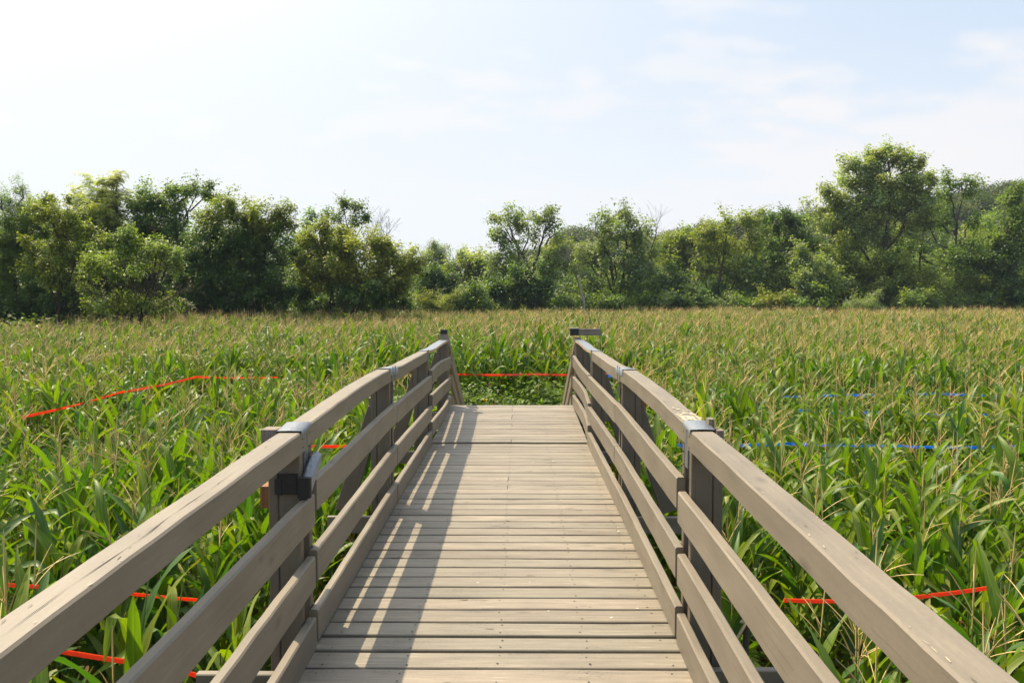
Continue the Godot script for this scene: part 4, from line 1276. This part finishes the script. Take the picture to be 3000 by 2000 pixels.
	tree("tree", "tallest tree of the row, pale green with a pointed top", "trees along the field edge", 30.71, 72, 0, 1.1, [[0.2, 0.05, 2.12, -0.16, 6.1, -1.59, 8.45, -2.65, 9.91], [0.2, -0.08, 5.51, 0.98, 7.57, 1.19, 11.08, 0.82, 14.57], [0.16, 0.02, 6.1, 2.14, 8.45, 3, 11.37], [0.08, 0.93, 9.91, -0.36, 12.25, -0.98, 14], [0.08, 1.19, 11.08, 2.55, 12.83, 3.39, 14.28], [0.07, -1.59, 8.45, -3.84, 10.5]], [[0.68, 15.5, 1.19, 0.71, 0.9, 7], [1.68, 14.92, 1.37, 0.83, 0.9, 7], [0.3, 14.28, 1.25, 0.83, 0.8, 7], [3.45, 14.4, 0.83, 0.59, 0.8, 7], [-0.99, 14.23, 1.01, 0.77, 0.7, 7], [-2.16, 14.23, 0.48, 0.71, 0.7, 7], [-1.84, 13.07, 1.07, 0.77, 0.8, 7], [1.09, 12.83, 1.96, 1.07, 0.9, 7], [3.2, 12.77, 1.67, 1.01, 0.9, 7], [4.87, 13.64, 0.71, 0.54, 0.8, 7], [-3.57, 11.9, 1.01, 0.77, 0.8, 7], [-4.43, 10.73, 0.83, 0.71, 0.8, 7], [-2.39, 11.32, 1.67, 0.95, 0.9, 7], [-0.04, 11.02, 2.08, 1.13, 1, 7], [2.6, 11.02, 2.08, 1.13, 1, 7], [4.68, 12.18, 0.95, 0.95, 0.9, 7], [-3.76, 9.56, 1.43, 1.01, 0.9, 7], [-1.16, 8.98, 2.26, 1.25, 0.8, 7], [1.34, 8.45, 1.37, 1.07, 0.6, 7], [3.3, 8.97, 1.67, 1.25, 0.8, 7], [-0.08, 12.83, 1.49, 1.01, 0.7, 7], [2.3, 11.37, 1.78, 1.01, 0.7, 7], [-2.36, 9.91, 1.78, 1.19, 0.7, 7], [-0.01, 9.91, 2.08, 1.31, 0.7, 7], [4.08, 10.49, 1.49, 1.19, 0.8, 7]])
	tree("tree", "shaded olive tree low in front of the tallest tree's trunk", "trees along the field edge", 30, 70, 0, 1, [[0.14, 0, -0.1, -0.83, 3.08, -2.36, 6.16], [0.14, 0, -0.1, -0.02, 2.65, -0.05, 5.3]], [[-2.36, 6.16, 1.68, 1.68, 1, 0], [-0.05, 5.3, 2.26, 1.62, 1, 0], [2.22, 5.87, 1.62, 1.62, 1, 0], [-0.58, 3.58, 2.54, 1.21, 1, 0], [2.85, 3.87, 1.91, 1.39, 1, 0]])
	tree("tree", "slim tree with bare side limbs right of the tallest tree", "trees along the field edge", 38.98, 74, 0, 0.75, [[0.14, 0.02, 2.54, -0.13, 6.48, -0.29, 8.89, -0.76, 10.69, -1.15, 11.89], [0.08, -0.25, 8.59, 0.14, 10.99, 0.62, 12.79], [0.06, -0.15, 7.23, -1.79, 7.84, -2.67, 6.93], [0.06, -0.12, 6.33, 1.42, 8.29, 2.1, 9.79], [0.12, -3, 2.24, -3.36, 6.48, -3.06, 10.1]], [[-0.95, 13.33, 1.04, 0.61, 0.6, 1], [0.61, 13.45, 1.1, 0.61, 0.6, 1], [-0.56, 12.13, 1.28, 0.67, 0.55, 1], [1.08, 12.61, 0.49, 0.43, 0.5, 1], [-1.34, 10.03, 1.41, 0.86, 0.4, 1], [1.38, 9.64, 1.41, 0.86, 0.4, 1], [-3.2, 9.65, 1.71, 1.41, 0.8, 1], [-3.45, 7.69, 1.53, 1.22, 0.6, 1]])
	tree("tree", "dark tree at the right edge of the photo", "trees along the field edge", 39.23, 66, 0, 1.1, [[0.15, 0.03, 2.34, -0.23, 6.12, 0.07, 9.34]], [[-0.33, 9.29, 0.98, 1.04, 1, 1], [0.29, 10.62, 0.93, 0.76, 1, 1], [-1.03, 7.68, 1.04, 1.04, 1, 1], [0.66, 7.68, 0.98, 1.58, 1, 3], [-2.06, 4.37, 2.18, 1.77, 1, 0], [-0.02, 3.91, 2.18, 1.58, 1, 3], [-3.13, 5.98, 1.25, 1.09, 1, 3], [-1.71, 6.12, 1.53, 1.25, 1, 3]])
	tree("tree", "yellow-green tree behind the dark right edge tree", "trees along the field edge", 48.45, 86, 0, 1, [[0.14, 0, -0.1, 0.11, 4.88, 0.32, 9.75], [0.14, 0, -0.1, -0.32, 4.12, -0.93, 8.25]], [[0.32, 9.75, 2.06, 1.28, 1, 2], [-0.93, 8.25, 2.34, 1.35, 1, 0], [-3.62, 6.67, 2.49, 1.78, 1, 0]])
	tree("goldenrod_clump", "feathery pale olive weed clump left of the vine mound", "bushes along the field edge", -5.44, 57, 2, 1.5, [], [[-0.54, 2.77, 0.66, 0.38, 1, 4], [0.3, 2.68, 0.8, 0.35, 1, 4], [0.94, 3.01, 0.38, 0.47, 1, 4]])
	tree("bush", "low green creeper bank under the dead snag", "bushes along the field edge", 3.62, 66, 0, 1.5, [], [[-0.54, 2.52, 1.36, 0.3, 1, 1], [1.36, 2.55, 1.25, 0.33, 1, 1], [-1.9, 2.39, 0.98, 0.22, 1, 1]])
	tree("bush", "low green creeper bank under the many-stemmed tree", "bushes along the field edge", 7.82, 67, 0, 1.5, [], [[-0.55, 2.6, 1.38, 0.36, 1, 1], [1.38, 2.6, 1.38, 0.36, 1, 1], [2.9, 2.74, 1, 0.44, 1, 1]])
	tree("bush", "blue-green low bush under the thin bare tree", "bushes along the field edge", 12.41, 68, 0, 1.5, [], [[0.01, 2.65, 1.29, 0.42, 1, 5], [1.4, 2.7, 0.84, 0.45, 1, 3]])
	tree("bush", "dark bush by the vine-hung trunk", "bushes along the field edge", 14.64, 68, 0, 1.5, [], [[-0.14, 2.87, 1.01, 0.62, 1, 3], [1.26, 2.65, 0.84, 0.45, 1, 1]])
	tree("bush", "yellowish bush under the dark-topped tree", "bushes along the field edge", 20.81, 69, 0, 1.3, [], [[0, 3.09, 1.65, 0.8, 1, 4], [-1.69, 2.7, 1.14, 0.46, 1, 1]])
	tree("bush", "pale feathery bush in front of the tallest tree", "bushes along the field edge", 25.87, 64, 2, 1.5, [], [[-0.2, 2.57, 0.85, 0.48, 1, 5], [0.74, 2.68, 0.95, 0.53, 1, 5], [1.59, 2.41, 0.63, 0.26, 1, 5]])
	tree("bush", "light green leafy bush right of the tallest tree", "bushes along the field edge", 31.81, 66, 0, 1.2, [], [[0, 3.1, 0.71, 0.49, 1, 2], [-0.53, 2.66, 1.09, 0.38, 1, 2], [1.36, 2.61, 1.09, 0.38, 1, 1]])
	tree("bush", "low dark bush by the right edge", "bushes along the field edge", 36.4, 66, 0, 1.3, [], [[0.01, 2.88, 1.36, 0.55, 1, 3], [1.9, 2.77, 1.25, 0.49, 1, 0]])
	tree("bush", "bright leaf bush at the foot of the grey-green tree", "bushes along the field edge", 24.88, 67, 0, 1.2, [], [[-0.15, 3.64, 0.83, 0.61, 1, 2], [-1.09, 2.65, 1.22, 0.44, 1, 1], [-2.46, 2.6, 1.11, 0.39, 1, 1]])
	tree("bush", "low shrub at the foot of the dark green left tree", "bushes along the field edge", -15.93, 44, 0, 1.3, [], [[-0.74, 2.79, 1.09, 0.47, 1, 3], [0.72, 2.7, 0.91, 0.36, 1, 3], [2.18, 2.7, 0.91, 0.36, 1, 3]])
	tree("bush", "low shrub at the foot of the olive left tree", "bushes along the field edge", -7.32, 46, 0, 1.3, [], [[-0.57, 2.77, 1.14, 0.42, 1, 3], [0.76, 2.96, 0.76, 0.49, 1, 3], [-4.38, 2.73, 1.14, 0.42, 1, 3], [-2.48, 2.73, 1.14, 0.42, 1, 3]])
	tree("bush", "dark undergrowth at the foot of the far left tree", "bushes along the field edge", -23.51, 39, 0, 1.3, [], [[-0.02, 2.58, 1.13, 0.48, 1, 3], [1.28, 2.5, 0.81, 0.42, 1, 3], [3.23, 2.58, 0.97, 0.42, 1, 3], [-0.92, 2.5, 0.81, 0.48, 1, 3]])

# far mass behind the tree rows and on the hill
func hill_height(x: float, d: float) -> float:
	var k := [[-30.0, 2.0], [-9.0, 7.5], [5.5, 13.5], [13.3, 17.8], [19.0, 16.4], [26.0, 14.9], [32.0, 15.7], [41.0, 18.2], [53.0, 19.3], [65.0, 21.4], [76.0, 22.3], [92.0, 24.2], [103.0, 26.4], [111.0, 27.6], [140.0, 28.5], [200.0, 30.0]]
	var h := 1.0
	for i in k.size() - 1:
		if x <= k[i + 1][0]:
			h = lerpf(k[i][1], k[i + 1][1], clampf((x - k[i][0]) / (k[i + 1][0] - k[i][0]), 0, 1))
			break
		h = k[i + 1][1]
	var rise := smoothstep(110.0, 190.0, d) * (1.0 - 0.4 * smoothstep(200.0, 290.0, d))
	return maxf(0.0, h - 2.3) * rise - 0.3

func far_woods() -> void:
	var b := Buf.new()
	var nx := 60
	var nd := 24
	var ids := []
	for j in nd + 1:
		for i in nx + 1:
			var x := lerpf(-60, 220, float(i) / nx)
			var d := lerpf(105, 300, float(j) / nd)
			var e := 1.0
			var h := hill_height(x, d)
			var no := Vector3(hill_height(x - e, d) - hill_height(x + e, d), 2 * e, -(hill_height(x, d - e) - hill_height(x, d + e))).normalized()
			ids.append(b.vert(Vector3(x, h, -d), no))
	for j in nd:
		for i in nx:
			b.quad(ids[j * (nx + 1) + i], ids[j * (nx + 1) + i + 1], ids[(j + 1) * (nx + 1) + i + 1], ids[(j + 1) * (nx + 1) + i])
	var hill := part("hill", b.mesh(M["grass"]), self)
	tag(hill, "wooded hill rising behind the trees on the right", "", "", "structure")
	rng.seed = 1234
	var where := []
	var tint := []
	for k in 460:
		var d := rng.randf_range(125, 205)
		var x := rng.randf_range(-0.08, 0.70) * d
		var h := hill_height(x, d)
		if h < 0.5: continue
		var R := rng.randf_range(2.8, 5.6)
		var c := Vector3(x, h + 1.2, -d)
		var base: Color = PAL[[1, 1, 0, 3, 5][rng.randi() % 5]] * rng.randf_range(0.30, 0.58)
		for i in 130:
			var u := ball()
			u.y = absf(u.y) * 1.1 - 0.25
			where.append(Transform3D(Basis.from_euler(Vector3(rng.randf_range(-0.6, 0.6), rng.randf() * TAU, rng.randf_range(-0.6, 0.6))).scaled(Vector3.ONE * rng.randf_range(2.2, 3.6)), c + u * R * Vector3(1, 0.75, 1) * pow(rng.randf_range(0.3, 1), 0.4)))
			tint.append(base * rng.randf_range(0.8, 1.2))
	var w := thing("hillside_woods", "hazy green woods covering the hill behind the right-hand trees", "woods")
	tag(w, "", "", "", "stuff")
	scatter("tree_crowns", sprigs[0], where, tint, w)
	# shade-dark woods behind the front row of trees
	where = []
	tint = []
	for k in 820:
		var t := rng.randf_range(-0.80, 0.80)
		var d := edge_depth(t) + rng.randf_range(9.0, 32.0)
		var tall := lerpf(7.2, 7.6, smoothstep(-0.6, -0.3, t)) * (1.0 - 0.35 * smoothstep(-0.26, -0.13, t)) if t < -0.12 else 4.6 if t < 0.03 else lerpf(5.0, 8.6, smoothstep(0.03, 0.5, t))
		tall *= d / (edge_depth(t) + 10.0)
		var c := Vector3(t * d, rng.randf_range(0.4, tall - 1.2), -d)
		var base: Color = PAL[[0, 1, 1, 3, 3][rng.randi() % 5]] * rng.randf_range(0.7, 1.05)
		var R := rng.randf_range(1.1, 2.0)
		for i in 60:
			where.append(Transform3D(Basis.from_euler(Vector3(rng.randf_range(-0.6, 0.6), rng.randf() * TAU, rng.randf_range(-0.6, 0.6))).scaled(Vector3.ONE * rng.randf_range(1.3, 2.2)), c + ball() * R * pow(rng.randf(), 0.4)))
			tint.append(base * rng.randf_range(0.8, 1.2))
	w = thing("background_woods", "dim woods filling the gaps behind the row of trees", "woods")
	tag(w, "", "", "", "stuff")
	scatter("tree_crowns", sprigs[0], where, tint, w)
	# undergrowth along the foot of the trees
	where = []
	tint = []
	for k in 900:
		var t := rng.randf_range(-0.80, 0.80)
		var d := edge_depth(t) + rng.randf_range(0.3, 6.0)
		var c := Vector3(t * d, 0, -d)
		var hh := rng.randf_range(0.9, 2.3) * (0.8 + 0.2 * sin(t * 30.0))
		var base: Color = PAL[[0, 1, 2, 4, 5, 3][rng.randi() % 6]] * rng.randf_range(0.7, 1.1)
		for i in 34:
			var v := Vector3(rng.randfn() * 0.55, rng.randf() * hh, rng.randfn() * 0.55)
			where.append(Transform3D(Basis.from_euler(Vector3(rng.randf_range(-0.6, 0.6), rng.randf() * TAU, rng.randf_range(-0.6, 0.6))).scaled(Vector3.ONE * rng.randf_range(0.8, 1.5)), c + v))
			tint.append(base * rng.randf_range(0.8, 1.2))
	w = thing("undergrowth", "low mixed weeds and creepers along the foot of the trees", "undergrowth")
	tag(w, "", "", "", "stuff")
	scatter("weed_clumps", sprigs[0], where, tint, w)

func ground() -> void:
	var b := Buf.new()
	var n := 20
	var ids := []
	for j in n + 1:
		for i in n + 1:
			ids.append(b.vert(Vector3(lerpf(-900, 900, float(i) / n), 0, lerpf(300, -1500, float(j) / n)), Vector3.UP))
	for j in n:
		for i in n:
			b.quad(ids[j * (n + 1) + i], ids[j * (n + 1) + i + 1], ids[(j + 1) * (n + 1) + i + 1], ids[(j + 1) * (n + 1) + i])
	var g := part("ground", b.mesh(M["soil"]), self)
	tag(g, "bare brown soil of the corn field", "", "", "structure")

func _ready() -> void:
	var cam := Camera3D.new()
	cam.name = "camera"
	cam.fov = 44.88
	cam.near = 0.05
	cam.far = 3000.0
	cam.position = Vector3(0.09, EYE, 0)
	cam.rotation = Vector3(-atan(130.0 / 2421.0), 0.0083, 0)
	add_child(cam)
	cam.current = true
	var sky := PanoramaSkyMaterial.new()
	sky.panorama = ImageTexture.create_from_image(sky_image())
	var env := Environment.new()
	env.background_mode = Environment.BG_SKY
	env.sky = Sky.new()
	env.sky.sky_material = sky
	env.tonemap_mode = Environment.TONE_MAPPER_LINEAR
	env.tonemap_exposure = 1.8
	env.fog_enabled = true
	env.fog_density = 0.00028
	env.fog_light_color = Color(0.80, 0.88, 1.0)
	env.sdfgi_enabled = true
	env.ssao_enabled = true
	env.ssil_enabled = true
	var we := WorldEnvironment.new()
	we.name = "environment"
	we.environment = env
	add_child(we)
	var sun := DirectionalLight3D.new()
	sun.name = "sun"
	sun.light_color = Color(1.0, 0.92, 0.79)
	sun.light_energy = 1.4
	sun.light_angular_distance = 0.5
	sun.shadow_enabled = true
	sun.look_at_from_position(Vector3.ZERO, -sun_dir())
	add_child(sun)

	materials()
	ground()
	rng.seed = 1
	bridge()
	make_sprigs()
	far_woods()
	trees()
	corn()
	weeds()
	small_things()
